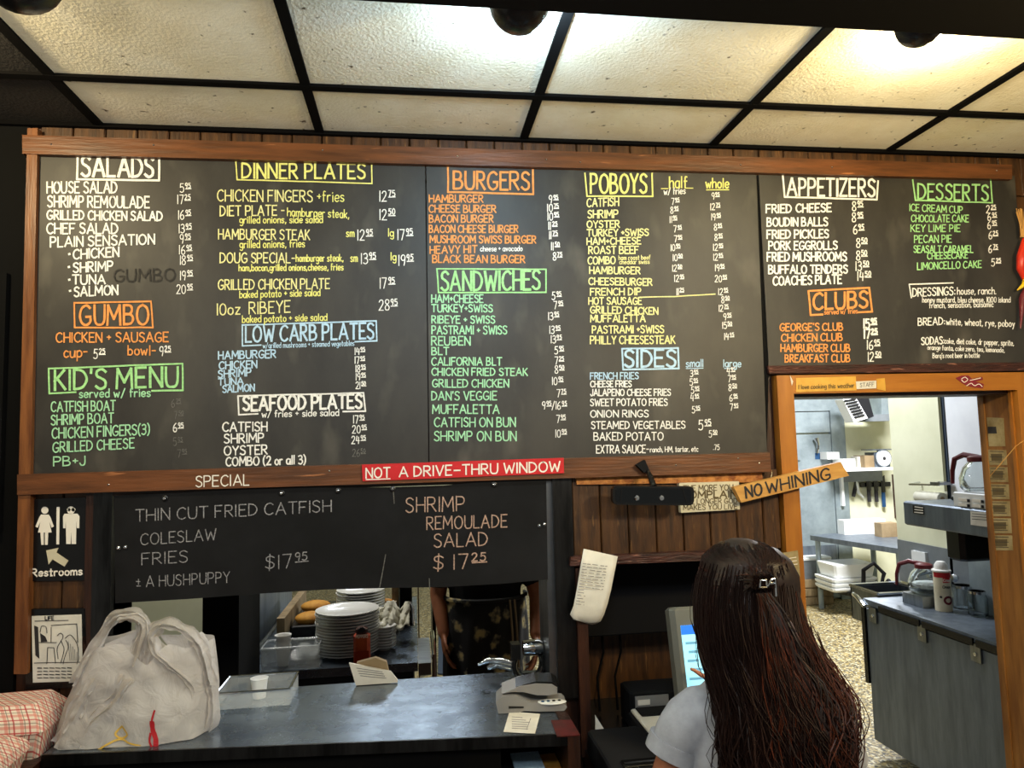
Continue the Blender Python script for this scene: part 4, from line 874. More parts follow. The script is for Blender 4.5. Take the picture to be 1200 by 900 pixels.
MB().tube([U(766, 570, y=-.09), U(762, 558, y=-.07), U(758, 551, y=-.045)], [.010, .008, .008], 10).build('stem', 'gloss_black', s, smooth=True)
MB().prism([U(x, y, y=-.055) for x, y in ((746, 545), (756, 539), (761, 551), (755, 554))], (0, .018, 0)).build('mount', 'softblack', s)
# complain plaque
s = thing('complain_plaque', U(832, 599, y=-.01), 'cream plaque about complaining, half hidden behind the rear-view mirror', 'sign')
wpoly([(796, 566), (866, 564), (867, 597), (798, 601)], -.022, .02).build('plaque_board', 'plaque', s)
for t_, x0, y0, x1, h, w_ in (('THE MORE YOU', 801, 575.5, 859, 6.5, 1), ('COMPLAIN', 800, 583.8, 863, 7.5, 1.7), ('THE LONGER GOD', 800, 590.8, 864, 5.8, .9), ('MAKES YOU LIVE', 801, 597.6, 864, 5.6, .9)):
    T('plaque_lettering', 'brown_ink', t_, x0, y0, x1, y0-1.2, h, w_, par=s, y=-.0228, jit=0)
# no whining board
s = thing('no_whining_sign', U(930, 568, y=-.05), 'tilted yellow wooden sign saying no whining at the door frame', 'sign')
wpoly([(860, 571), (985, 541.5), (995, 557.5), (869, 589)], -.052, .022).build('sign_board', 'sign_wood', s)
T('sign_lettering', 'ink', 'NO', 875, 584, 893, 579, 13, 2.3, par=s, y=-.0528, slant=-.12); T('sign_lettering', 'ink', 'WHINING', 899, 578, 973, 561.5, 13, 2.1, par=s, y=-.0528, slant=-.12)
MB().tube([U(903, 561, y=-.04), U(905, 554, y=-.03), U(904, 548, y=-.036)], .001, 5).build('wire', 'chrome', s)

# receipt pinned on the niche corner
s = thing('long_receipt', U(690, 700, y=-.04), 'long printed receipt taped to the corner of the dark niche', 'receipt')
outl = [(684, 643), (724, 652)]; rows = []
left = [(684, 643), (680, 665), (676, 690), (672, 710), (668, 720), (672, 726), (685, 729)]; right = [(724, 652), (720, 672), (716, 692), (712, 708), (708, 720), (704, 728), (699, 731)]
vs = []; 
for i, (a, b) in enumerate(zip(left, right)):
    for j in range(7):
        u = j/6; k = i/6
        vs.append(U(a[0]+(b[0]-a[0])*u, a[1]+(b[1]-a[1])*u+2*sin(u*pi)*(i > 3), y=-.034-.012*k-(.010*sin(k*pi))+(.03*max(0, k-.75)*2)+.003*sin(u*3+i)))
o = MB().add(vs, [(i*7+j, i*7+j+1, i*7+j+8, i*7+j+7) for i in range(6) for j in range(6)]).build('sheet', 'paper', s, smooth=True)
sol = o.modifiers.new('t', 'SOLIDIFY'); sol.thickness = .0006
rl = []
for i in range(15):
    y = 660+i*3.4; x0 = 683-(y-650)*.17; e = 30 if i < 9 else 11
    x = x0+2
    while x < x0+e: 
        q = min(x+random.uniform(2, 7), x0+e); rl.append([(x, y+(x-x0)*.12), (q, y+(q-x0)*.12)]); x = q+random.uniform(1, 4)
lines_mb(rl, .8, 0, lambda a, b: U(a, b, y=-.0355-.024*min(1, max(0, (b-645)/55)))).build('printed_lines', 'grey_ink', s)

# tape and stickers on the casing
s = thing('taped_note', U(980, 455, y=-.024), 'yellowed note under tape on the top door casing', 'note')
wpoly([(933, 443), (1003, 441), (1004, 457.5), (933, 459.5)], -.0235, .0015).build('tape', 'tape', s)
wpoly([(1003, 447), (1027, 446), (1027, 455), (1004, 456)], -.0242, .002).build('label', 'paper', s)
wpoly([(1027, 444), (1037, 443), (1038, 458), (1028, 456)], -.0238, .0018).build('tape', 'tape', s)
wpoly([(926, 440), (929.5, 447), (928, 452)], -.0238, .0018).build('tape', 'paper', s)
T('note_lettering', 'brown_ink', 'I love cooking this weather', 936, 456, 1001, 454, 5, .7, par=s, y=-.0245); T('note_lettering', 'grey_ink', 'STAFF', 1008, 453.5, 1024, 452.5, 4.5, .7, par=s, y=-.0248)
s = thing('crawfish_sticker', U(1137, 450, y=-.024), 'dark red scribbled sticker on the door casing above the kitchen', 'sticker')
wpoly([(1120, 443), (1127, 440), (1135, 440), (1139, 444), (1151, 441.5), (1152, 445), (1143, 447), (1153, 450), (1152, 455), (1142, 454), (1133, 452), (1126, 448)], -.0232, .0012).build('sticker_sheet', 'sticker_red', s)
lines_mb([smooth_pts([(1127, 444), (1131, 442), (1134, 445), (1130, 448), (1127, 445)]), [(1137, 446), (1149, 443)], smooth_pts([(1133, 452), (1138, 449), (1142, 452), (1147, 450), (1151, 453)])], .8, -.024).build('sticker_lines', 'sign_white', s)
s = thing('small_notice', U(928, 660, y=-.024), 'grey notice on the left door post behind the hair', 'note')
wpoly([(916, 648), (935, 645), (938, 676), (920, 679)], -.0236, .0012).build('sheet', 'old_paper', s)
for i in range(3): lines_mb([[(920+i*.6, 655+i*4), (933+i*.6, 653+i*4)]], .8, -.0244).build('printed_line', 'sign_white', s)
# taped papers on the right jamb (faces left), coordinates by depth and height
XJ = 1.9555
jp = thing('jamb_clippings', (XJ, .07, 1.4), 'yellowed clippings taped down the inner face of the right door jamb', 'clippings')
def jpoly(px, m_, nm, off=0): MB().prism([U(a, b, x=XJ-off) for a, b in px], (.001, 0, 0)).build(nm, m_, jp)
jpoly([(1156, 489), (1176, 490), (1178, 523), (1159, 523)], 'old_paper', 'clipping')
jpoly([(1157.5, 500), (1167, 500), (1168, 508), (1158, 508)], 'ink', 'printed_picture', .0008)
for i, y in enumerate((527, 547, 567, 587, 607, 627)):
    jpoly([(1157+i*.8, y), (1179+i*1.4, y+.5), (1180+i*1.4, y+18), (1159+i*.8, y+18)], 'old_paper', 'clipping')
    jpoly([(1161+i*.8, y+5), (1174+i*1.2, y+5), (1174+i*1.2, y+13), (1162+i*.8, y+13)], 'brown_ink', 'printed_picture', .0008)
    for k in range(3): lines_mb([[(1160+i*.8, y+2+k*6), (1176+i*1.2, y+2.4+k*6)]], .6, 0, lambda a, b: U(a, b, x=XJ-.0012)).build('printed_line', 'ink', jp)
top(MB().tube([U(1202, 515, y=-.03), U(1190, 523, y=-.035), U(1180, 535, y=-.02), U(1168, 549, y=.0), U(1160, 558, y=.03)], .0012, 5).build('loose_wire', 'straw'), 'thin wire curving across the right door jamb', 'wire')
# chilli swag at the right edge
s = thing('pepper_swag', U(1196, 290, y=-.04), 'straw tied bunch of red and yellow peppers at the right edge', 'decoration')
st = MB()
for i in range(16):
    a = U(1190+random.uniform(0, 14), 248+random.uniform(-4, 4), y=-.04); b = U(1196+random.uniform(0, 6), 278, y=-.04); st.tube([a, b], .0015, 5)
st.build('straw_tuft', 'straw', s)
MB().tube([U(1200, 280, y=-.04), U(1197, 300, y=-.05), U(1196, 315, y=-.045), U(1200, 330, y=-.04)], [.006, .014, .012, .003], 10).build('red_pepper', 'chili_red', s, smooth=True)
MB().tube([U(1204, 300, y=-.04), U(1206, 318, y=-.05), U(1200, 334, y=-.045), U(1192, 340, y=-.04)], [.008, .010, .008, .002], 10).build('yellow_pepper', 'chili_yellow', s, smooth=True)
MB().tube([U(1203, 335, y=-.04), U(1198, 350, y=-.04), U(1196, 385, y=-.04)], [.006, .01, .002], 10).build('dark_pepper', 'maroon', s, smooth=True)

# ================================================================ NICHE CONTENT
top(MB().rbox((.52, .20, 1.17), (1.04, .25, 1.415), .008).build('wall_monitor', 'softblack'), 'black screen back in the upper part of the dark niche', 'monitor')
for x, k in ((.60, 0), (.66, 1)):
    top(MB().tube([(x, .24, 1.18), (x+.012, .27, 1.10), (x-.012, .27, 1.02), (x-.02, .22, .93)], .004, 6).build('cable', 'black', smooth=True), ('left black cable hanging below the dark niche screen', 'right black cable hanging below the dark niche screen')[k], 'cable')
# cash printer
s = thing('cash_printer', (.545, -.22, .92), 'low black receipt printer with a slot, beside the end of the steel counter', 'printer')
MB().rbox((.468, -.36, .92), (.62, -.07, .992), .008).build('body', 'softblack', s); MB().rbox((.50, -.325, .992), (.60, -.285, .997), .004).build('slot_surround', 'gloss_black', s)
MB().box((.508, -.305, .997), (.594, -.300, .999)).build('slot', 'chrome', s); MB().box((.604, -.27, .992), (.618, -.21, .996)).build('key', 'grey_plastic', s)
s = thing('card_terminal', (.68, -.02, .92), 'black device with a white order pad on top inside the niche', 'terminal')
MB().rbox((.625, -.12, .92), (.80, .06, .985), .008).build('body', 'softblack', s); MB().rbox((.632, -.115, .985), (.79, .05, .994), .004).build('pad', 'paper', s); MB().rbox((.645, -.02, .994), (.77, .045, .999), .003).build('cover', 'softblack', s)
s = thing('till_unit', (.74, .12, .92), 'black and beige till unit with a white label at the niche rear', 'till')
MB().rbox((.64, .075, .92), (.92, .19, 1.03), .008).build('body', 'softblack', s); MB().box((.655, .07, .965), (.76, .0751, 1.02)).build('front_plate', 'grey_plastic', s); MB().box((.662, .068, .995), (.70, .07, 1.01)).build('label', 'sign_white', s)
top(MB().prism([(.497, -.05, .921), (.56, -.06, .921), (.545, -.06, .945), (.50, -.045, 1.02)], (0, .004, 0)).build('paper_cone', 'paper'), 'folded cream paper leaning by the wooden post', 'paper')
# touch screen
mc = Vector((.79, -.30, .92)); R = Matrix.Rotation(radians(-12), 3, 'X') @ Matrix.Rotation(radians(0), 3, 'Z')
s = thing('touch_screen', mc, 'grey touch screen till with blue display in front of the woman', 'monitor')
pv = Vector((.79, -.28, 1.24))
TL = U(784, 712, y=-.26)
x0 = TL.x; ztop = TL.z; x1 = x0+.36; zb = ztop-.30
pv = Vector(((x0+x1)/2, -.28, (ztop+zb)/2))
MB().rbox((x0, -.30, zb), (x1, -.245, ztop), .012, R, pv).build('bezel', 'bezel', s, smooth=False)
MB().box((x0+.022, -.3015, zb+.03), (x1-.02, -.3005, ztop-.045), R, pv).build('display', 'screen_pale', s)
MB().box((x0+.022, -.3022, ztop-.068), (x1-.02, -.3016, ztop-.045), R, pv).build('title_bar', 'screen_blue', s)
for r_ in range(9):
    for c_ in range(5):
        zr = zb+.036+r_*.0215; xr = x0+.03+c_*.062+(.006 if r_ % 2 else 0)
        MB().box((xr, -.3022, zr), (xr+(.046 if (r_+c_) % 3 else .03), -.3016, zr+.006), R, pv).build('display_text', 'screen_line', s)
MB().lathe([(.10, 0), (.10, .008), (.03, .02), (.025, .12), (.02, .2)], (pv.x, -.25, .92), 24).build('stand', 'bezel', s, smooth=True)
# ================================================================ THE KITCHEN BEHIND
YF, XR, KZ = 5.4, 3.05, 2.95
B((-3.0, .14, -.1), (7.2, 7.6, 0)).build('floor_kitchen', 'terrazzo', kind='structure')
B((-3.0, .14, KZ), (7.2, 7.6, KZ+.1)).build('ceiling_kitchen', 'kitchen_ceiling', kind='structure')
B((-3.1, .14, 0), (-3.0, 7.6, KZ)).build('wall_kitchen_left', 'cream_wall', kind='structure')
B((-3.0, 7.6, 0), (3.7, 7.7, KZ)).build('wall_kitchen_far', 'cream_wall', kind='structure')
B((3.62, YF, 0), (3.7, 7.6, KZ)).build('wall_kitchen_side', 'cream_wall', kind='structure')
B((3.7, YF, 0), (7.2, YF+.1, KZ)).build('wall_kitchen_rear', 'cream_wall', kind='structure')
B((7.2, .14, 0), (7.3, YF, KZ)).build('wall_kitchen_right', 'cream_wall', kind='structure')
pa = U(1106, 500, x=XR).y
B((XR, pa, 0), (XR+.1, 2.15, KZ)).build('wall_partition', 'cream_wall', kind='structure')
B((XR, .14, 0), (XR+.1, pa, KZ)).build('wall_partition_near', 'white_wall', kind='structure')
B((XR-.012, pa-.004, .9), (XR, pa+.018, KZ)).build('trim_13', 'chrome', kind='structure')
B((XR-.006, pa-.018, .9), (XR, pa-.006, KZ)).build('trim_14', 'mat_blue', kind='structure')
# backsplash
zb_ = U(1054, 632, x=XR).z
MB().box((XR-.012, .4, .87), (XR-.001, 2.14, 1.0)).prism([(XR-.012, 2.14, 1.0), (XR-.012, .4, 1.0), (XR-.012, .4, zb_), (XR-.012, 2.14, zb_)], (.011, 0, 0)).build('backsplash', 'grey_panel', kind='structure')

# walk-in cooler door in the rear wall
def onF(px, py, y=YF-.0): return U(px, py, y=y)
s = thing('cooler_door', (4.3, YF, 0), 'grey metal walk-in cooler door with a lever handle at the far wall', 'door')
xl, xr_ = onF(915, 520).x, onF(990, 560).x; xi = onF(974, 560).x; zt = onF(950, 468).z+.2; zd = onF(950, 482).z; ze = onF(950, 508).z
MB().box((xi, YF-.06, 0), (xr_, YF, zt)).build('door_frame', 'galv', s); MB().box((xl-.1, YF-.06, zd), (xi, YF, zt)).build('door_frame', 'galv', s)
MB().box((xl-.1, YF-.045, ze+.01), (xi-.005, YF-.01, zd-.01)).build('door_panel', 'galv', s); MB().box((xl-.1, YF-.05, .02), (xi-.005, YF-.01, ze-.01)).build('door_panel', 'galv', s)
h = onF(956, 514, YF-.08); MB().tube([h, h+Vector((.01, -.02, -.06)), h+Vector((.01, 0, -.16))], [.03, .016, .012], 8).build('handle', 'chrome', s, smooth=True)
a = onF(955, 531, YF-.052); b = onF(965.5, 538, YF-.052); MB().box((a.x, a.y, b.z), (b.x, a.y+.003, a.z)).build('label', 'blue_label', s)
a = onF(930, 531, YF-.07); MB().box((a.x-.1, a.y, a.z-.08), (a.x+.08, a.y+.02, a.z)).build('hinge', 'galv', s)
a = onF(960, 650, YF-.052); MB().box((xl-.1, YF-.054, .1), (xi-.02, YF-.050, a.z+.1)).build('kick_plate', 'unit_steel', s)
# vent hood up on the rear wall
s = thing('vent_unit', onF(1018, 480, 4.9), 'tilted vented white unit hanging at the top of the kitchen rear wall', 'vent')
v0 = [U(x, y, y=4.7) for x, y in ((988, 468), (1003, 466), (1017, 490), (1001, 495))]
MB().prism(v0, (0, .15, 0)).build('grille_frame', 'white_plastic', s)
for i in range(7):
    a = [U(989.5+i*2+0, 470+i*3.2, y=4.69), U(1003+i*1.7, 467.5+i*3.1, y=4.69)]; MB().tube(a, .010, 5).build('slat', 'softblack', s)
MB().prism([U(x, y, y=4.75) for x, y in ((1003, 466), (1018, 466), (1024, 488), (1017, 491))], (0, .3, 0)).build('side', 'softblack', s)
MB().prism([U(x, y, y=4.9) for x, y in ((1018, 486), (1047, 485), (1048, 493), (1010, 494))], (0, .3, 0)).build('hood_lip', 'grey_panel', s)
MB().prism([U(x, y, y=5.0) for x, y in ((1033, 460), (1047, 460), (1047, 486), (1033, 486))], (0, .3, 0)).build('duct', 'galv', s)
# shelf with bracket
s = thing('wall_shelf', onF(1020, 549, 5.2), 'white wall shelf across the kitchen rear wall', 'shelf')
za = U(1000, 549, y=5.05).z; xa, xb = U(985, 549, y=5.05).x, U(1051, 549, y=5.05).x
MB().box((xa, 5.05, za-.03), (xb, YF, za)).build('board', 'white_plastic', s); 
x_ = U(1003, 560, y=5.05).x; MB().box((x_-.015, 5.30, za-.42), (x_+.015, YF, za-.03)).build('bracket', 'white_plastic', s)
MB().box((x_+.02, 5.3, za-.16), (xb, YF, za-.03)).build('back_panel', 'grey_panel', s)
def shelfbox(px0, px1, pyt, m_, label, y0=5.1, d=.2, z=None, name='carton'):
    z0 = za if z is None else z; a = U(px0, pyt, y=y0); b = U(px1, pyt, y=y0)
    return top(MB().box((a.x, y0, z0+.001), (b.x, y0+d, max(a.z, z0+.03))).build(name, m_), label, 'box')
shelfbox(988, 1002, 538, 'white_plastic', 'white carton at the left end of the kitchen wall shelf')
shelfbox(1004.5, 1009, 535, 'paper', 'pale paper carton behind the white one on the kitchen wall shelf', 5.22, .12)
shelfbox(1013, 1024, 534, 'card', 'beige carton left of the dial scale on the kitchen wall shelf', 5.14)
a = U(969, 530, y=5.2); b = U(984, 538, y=5.2); 
top(MB().box((a.x, 5.2, b.z), (b.x, 5.338, a.z)).build('glove_dispenser', 'white_plastic'), 'white dispenser box fixed beside the cooler door frame', 'dispenser')
c = U(1034.5, 537, y=5.12); s = thing('dial_scale', (c.x, 5.15, za), 'round dial kitchen scale standing on the white wall shelf', 'scale')
MB().lathe([(.088, 0), (.088, -.02), (.07, -.022), (.002, -.022)], c+Vector((0, 0, -.0)), 24, axis='y').build('dial', 'white_plastic', s, smooth=True); MB().lathe([(.095, .0), (.095, -.018), (.086, -.024), (.086, 0)], c, 24, axis='y').build('rim', 'unit_steel', s, smooth=True)
MB().lathe([(.018, -.024), (.018, -.03), (.002, -.03)], c, 10, axis='y').build('hub', 'ink', s)
MB().box((c.x-.09, 5.13, za), (c.x+.09, 5.3, za+.16)).build('body', 'unit_steel', s); MB().box((c.x-.13, 5.1, za+.185), (c.x+.13, 5.3, za+.195)).box((c.x-.01, 5.18, za+.15), (c.x+.01, 5.2, za+.19)).build('pan', 'unit_steel', s)
# knife strip and knives
a = U(1009, 568, y=YF-.03); b = U(1044, 571, y=YF-.03)
s = thing('knife_rack', (a.x, YF, a.z), 'black magnetic bar for knives below the kitchen shelf', 'rack'); MB().box((a.x, YF-.03, a.z-.03), (b.x, YF, a.z+.02)).build('bar', 'gloss_black', s)
KL = ('knife leaning at the left end of the magnetic bar', 'black handled knife, second from left on the magnetic bar', 'broad black handled knife in the middle of the magnetic bar', 'blue handled knife at the right of the magnetic bar', 'pale curved steel on a hook left of the magnetic bar')
for i, (px, t0, t1, hm) in enumerate(((1004, 562, 582, 'ink'), (1017, 562, 588, 'ink'), (1025.5, 562, 588, 'ink'), (1034, 560, 594, 'blue_label'))):
    p = U(px, t0, y=YF-.045); q = U(px+2 if i else px-4, t1, y=YF-.045); m_ = p.lerp(q, .5)
    k = thing('knife', p, KL[i], 'knife', 'knives on the magnetic bar')
    MB().prism([p+Vector((-.02, 0, 0)), p+Vector((.03, 0, .03)), m_+Vector((.03, 0, 0)), m_+Vector((-.02, 0, 0))], (0, .006, 0)).build('blade', 'dark_steel', k)
    MB().tube([m_, q], .022, 6).build('handle', hm, k)
top(MB().tube([U(x, y, y=YF-.04) for x, y in ((1003, 553), (1004, 566), (1006, 577), (1012, 583))], [.012, .018, .02, .008], 8, flat=.4).build('steel_scoop', 'white_plastic', smooth=True), KL[4], 'utensil')
a = U(1049, 556, y=YF-.02); b = U(1053, 607, y=YF-.02)
top(MB().box((a.x-.03, YF-.03, b.z), (a.x+.02, YF, a.z)).build('brown_strip', 'red_wood'), 'narrow dark brown upright strip on the kitchen rear wall', 'strip')

# prep table
s = thing('prep_table', (4.4, 4.6, 0), 'stainless prep table with a lower shelf in the kitchen', 'table')
TZ = .75; c0 = Vector((4.128, 5.06, TZ)); dv = Vector((.25, -1.1, 0)); dv.normalize(); nv = Vector((-dv.y, dv.x, 0)); LN, WD = 1.5, .62
def tp(u, v, z): q = c0+dv*u+nv*v; return Vector((q.x, q.y, z))
MB().prism([tp(0, 0, TZ-.05), tp(LN, 0, TZ-.05), tp(LN, WD, TZ-.05), tp(.25, WD, TZ-.05), tp(0, .3, TZ-.05)], (0, 0, .05)).build('tabletop', 'unit_steel', s)
MB().prism([tp(.02, .03, .2), tp(LN, .03, .2), tp(LN, WD, .2), tp(.3, WD, .2), tp(.02, .3, .2)], (0, 0, .03)).build('lower_shelf', 'dark_steel', s)
for u, v in ((.05, .05), (LN-.45, .05), (LN-.1, WD-.05), (.32, WD-.1)):
    p = tp(u, v, 0); MB().tube([p, p+Vector((0, 0, TZ-.05))], .026, 10).build('leg', 'galv', s, smooth=True)
def onT(px, py, z): return U(px, py, z=z)
def tcar(px0, px1, py, h, d, m_, label, name='carton', z=TZ, cat='box'):
    a = U(px0, py, z=z); b = U(px1, py, z=z); b.y = a.y+(b.y-a.y)*0
    b = U(px1, 500, y=a.y); return top(MB().box((a.x, a.y, z+.001), (b.x, a.y+d, z+h)).build(name, m_), label, cat)
s = tcar(990, 1030, 627, .15, .12, 'white_plastic', 'white glove carton with blue end on the prep table')
q = Vector(s.location); bb = [v.co.x for v in s.data.vertices]
MB().box((q.x+max(bb)*.55, q.y-.062, TZ+.005), (q.x+max(bb)*.98, q.y-.060, TZ+.14)).build('printed_end', 'blue_chalk', s)
tcar(1034, 1045, 630, .14, .12, 'card', 'beige carton right of the white glove carton on the prep table')
# tubs
def tub(name, p, w_, d, h, label, m_='white_plastic', rz=0, lid=True, cat='tub', group=None):
    t = thing(name, p, label, cat, group); R = Matrix.Rotation(rz, 3, 'Z'); P = Vector(p)
    def rg(i, z): return [R @ Vector((x, y, 0))+P+Vector((0, 0, z)) for x, y in ((-w_/2+i, -d/2+i+.02), (-w_/2+i+.02, -d/2+i), (w_/2-i-.02, -d/2+i), (w_/2-i, -d/2+i+.02), (w_/2-i, d/2-i-.02), (w_/2-i-.02, d/2-i), (-w_/2+i+.02, d/2-i), (-w_/2+i, d/2-i-.02))]
    MB().loft([rg(.025, .001), rg(.006, h-.02), rg(.004, h)]).build('body', m_, t)
    if lid: MB().loft([rg(-.004, h), rg(-.006, h+.02), rg(.008, h+.03)]).build('lid', 'white_plastic', t)
    return t
p = U(954, 700, y=5.2); tub('storage_tub', (p.x, 5.245, .27), .42, .16, .20, 'grey tub with white lid on the wooden crate under the cooler door', 'grey_panel')
s = thing('wooden_crate', (p.x, 5.27, 0), 'wooden crate on the floor below the grey lidded tub', 'crate')
for k in range(3): MB().box((p.x-.2, 5.155, .01+k*.09), (p.x+.2, 5.17, .085+k*.09)).build('slat', 'wood_pale', s)
MB().box((p.x-.2, 5.171, .0), (p.x+.2, 5.33, .268)).build('body', 'card', s)
p = U(995, 690, z=.24); 
for k in range(3): tub('white_tray', (p.x, p.y+.05, .232+k*.045), .50, .36, .042, ('lowest', 'middle', 'upper')[k]+' white tray of the stack on the lower shelf of the prep table', lid=False, cat='tray', group='white trays under the prep table')
tub('upturned_tub', (p.x+.01, p.y+.05, .37), .46, .34, .13, 'white upturned tub topping the tray stack under the prep table', lid=False)
top(MB().tube([U(1012, 690, y=4.2), U(1012, 668, y=4.2), U(1024, 660, y=4.1), U(1036, 672, y=4.1), U(1032, 690, y=4.1), U(1042, 680, y=4.0)], .02, 7).build('black_hose', 'softblack', smooth=True), 'black hose coiled under the prep table end', 'hose')

# ---- equipment run on the right
UX, UZ = 2.56, .87
s = thing('undercounter_cooler', (UX+.3, 1.2, 0), 'long stainless undercounter cooler with hinged doors by the doorway', 'cooler')
MB().box((UX, .45, .08), (XR-.014, 1.74, UZ-.03)).build('body', 'unit_steel', s)
ya, yb2 = .46, 1.73
MB().box((UX-.035, ya, .10), (UX-.002, yb2, UZ-.055)).build('door', 'unit_steel', s)
MB().box((UX-.045, 1.735, .40), (UX-.01, 1.765, UZ-.05)).build('door_gasket', 'gloss_black', s)
MB().box((UX-.04, .45, UZ-.03), (XR-.014, 1.745, UZ)).build('worktop', 'unit_steel', s)
for i, (y0, y1) in enumerate(((1.28, 1.60), (.93, 1.26), (.50, .91))): MB().box((UX-.05, y0, UZ-.045), (UX-.02, y1, UZ-.012)).build('edge_guard', 'gloss_black', s)
for y in (1.66, 1.27, .92):
    h_ = MB().box((UX-.046, y-.03, UZ-.115), (UX-.036, y+.03, UZ-.035)).build('hinge', 'steel', s); MB().lathe([(.009, -.046), (.009, -.050), (.002, -.051)], (UX, y, UZ-.08), 10, axis='x').build('screw', 'chrome', h_)
MB().tube([(UX-.05, 1.72, UZ-.04), (UX-.05, 1.79, UZ+.0), (UX-.03, 1.85, UZ+.0)], .012, 8).build('latch', 'chrome', s, smooth=True)
# sink beyond
s = thing('steel_sink', (2.75, 1.95, .0), 'stainless sink basin at the far end of the undercounter cooler', 'sink')
sk = MB()
SX0, SX1, SY0, SY1 = 2.62, 2.93, 1.752, 2.02
for a, b in (((SX0, SY0, .70), (SX0+.01, SY1, UZ+.01)), ((SX1-.01, SY0, .70), (SX1, SY1, UZ+.01)), ((SX0, SY0, .70), (SX1, SY0+.01, UZ+.01)), ((SX0, SY1-.01, .70), (SX1, SY1, UZ+.01))): sk.box(a, b)
sk = sk.build('basin', 'steel', s); MB().box((SX0, SY0, .69), (SX1, SY1, .70)).build('basin_floor', 'steel', s)
MB().tube([(SX0, SY0, UZ+.015), (SX1, SY0, UZ+.015), (SX1, SY1, UZ+.015), (SX0, SY1, UZ+.015), (SX0, SY0, UZ+.015)], .010, 6).build('rim', 'chrome', s)
for x in (2.80, 2.91): MB().tube([(x, 1.99, 0), (x, 1.99, .69)], .012, 8).build('leg', 'galv', s)
MB().tube([(XR-.02, 1.72, 1.0), (XR-.10, 1.70, 1.02), (XR-.2, 1.72, 1.0), (XR-.22, 1.74, .95)], .012, 8).build('tap', 'chrome', s, smooth=True)
for y in (1.62, 1.80): MB().lathe([(.02, -.04), (.026, -.02), (.014, 0)], (XR-.03, y, .98), 10, axis='x').build('tap_knob', 'chrome', s, smooth=True)
p = U(1078, 655, x=XR-.02); top(MB().box((XR-.03, p.y-.06, p.z-.035), (XR-.012, p.y+.06, p.z+.045)).build('wall_socket', 'white_plastic'), 'white socket plate on the grey splashback above the taps', 'socket')
# coffee brewer: cantilevered hood, body, warmer
s = thing('coffee_brewer', (2.7, .9, UZ), 'stainless coffee brewer with a cantilevered top above the cooler', 'coffee machine')
HZ0, HZ1, HX = 1.345, 1.462, 2.42
MB().rbox((HX, .42, HZ0), (XR-.02, 1.22, HZ1), .012).build('top_housing', 'unit_steel', s)
MB().box((2.86, .42, UZ+.002), (XR-.02, 1.34, HZ0)).build('column', 'galv', s)
MB().rbox((2.62, 1.08, 1.17), (2.80, 1.20, HZ0-.002), .02).build('filter_basket', 'gloss_black', s)
a = U(1070, 592, x=HX); b = U(1083, 603, x=HX); MB().box((HX-.003, b.y, b.z), (HX+.001, a.y, a.z)).build('rating_label', 'gloss_black', s)
for k in range(3): lines_mb([[(1072, 594+k*3), (1081.5, 595.2+k*3)]], 1.2, 0, lambda a, b: U(a, b, x=HX-.004)).build('label_line', 'sign_white', s)
pn = thing('switch_box', (HX+.1, .7, HZ1), 'white box with four rocker switches on the coffee brewer', 'switch box')
a = U(1116, 580, x=HX+.01); b = U(1160, 600, x=HX+.01)
MB().rbox((HX+.01, .44, HZ1+.001), (HX+.2, a.y, HZ1+.066), .006).build('case', 'white_plastic', pn)
for i in range(2):
    for j in range(2):
        q = U(1129+i*16, 585.5+j*6+i*1.2, x=HX+.006); MB().box((HX+.002, q.y-.025, q.z-.006), (HX+.008, q.y+.025, q.z+.006)).build('rocker_switch', 'sign_white', pn); MB().box((HX+.001, q.y-.034, q.z-.008), (HX+.0085, q.y-.026, q.z+.004)).build('switch_end', 'ink', pn)
nt_ = thing('brewer_notice', U(1145, 608, x=HX), 'white printed notice hanging on the coffee brewer side', 'notice')
MB().prism([U(x, y, x=HX-.003) for x, y in ((1137, 599), (1160, 601), (1160, 618), (1137.5, 615))], (.001, 0, 0)).build('sheet', 'paper', nt_)
for k in range(3): lines_mb([[(1139, 602+k*3), (1157, 603.4+k*3)]], .7, 0, lambda a, b: U(a, b, x=HX-.0045)).build('printed_line', 'ink', nt_)
MB().rbox((HX+.22, .62, HZ1+.0), (HX+.45, 1.16, HZ1+.02), .006).build('warmer_plate', 'gloss_black', s)
# coffee pots
def pot(name, c, label, r=.075, ang=0):
    t = thing(name, c, label, 'coffee pot', 'glass coffee pots with maroon handles'); c = Vector(c)
    MB().lathe([(r*.8, 0), (r, .02), (r*1.02, .06), (r*.8, .11), (r*.5, .135), (r*.52, .15), (r*.44, .148), (r*.42, .13), (r*.75, .1), (r*.95, .06), (r*.92, .025), (r*.7, .006)], c, 24).build('glass_body', 'glass', t, smooth=True)
    MB().lathe([(r*.55, .135), (r*.56, .155), (r*.4, .162), (.002, .165)], c, 20).build('lid', 'maroon', t, smooth=True)
    d = Vector((cos(ang), sin(ang), 0))
    MB().tube([c+Vector((0, 0, .155)), c+d*(r*.9)+Vector((0, 0, .165)), c+d*(r*1.5)+Vector((0, 0, .145)), c+d*(r*1.7)+Vector((0, 0, .09)), c+d*(r*1.75)+Vector((0, 0, .03))], [.012, .013, .012, .010, .008], 8).build('handle', 'maroon', t, smooth=True)
q = U(1149, 570, x=HX+.10); pot('coffee_pot', (HX+.10, q.y, HZ1+.067), 'glass coffee pot with maroon handle on top of the coffee brewer', .08, radians(100))
p = U(1112, 700, z=UZ); 
pot('coffee_pot', (2.74, 1.52, UZ+.0), 'glass coffee pot with maroon handle behind the round carton', .08, radians(130))
bpy.data.objects['coffee_pot.001'].location.z += .06
B((2.66, 1.44, UZ+.001), (2.82, 1.60, UZ+.058)).build('pot_stand', 'steel'); top(bpy.data.objects['pot_stand'], 'low steel block under the rear glass coffee pot', 'stand')
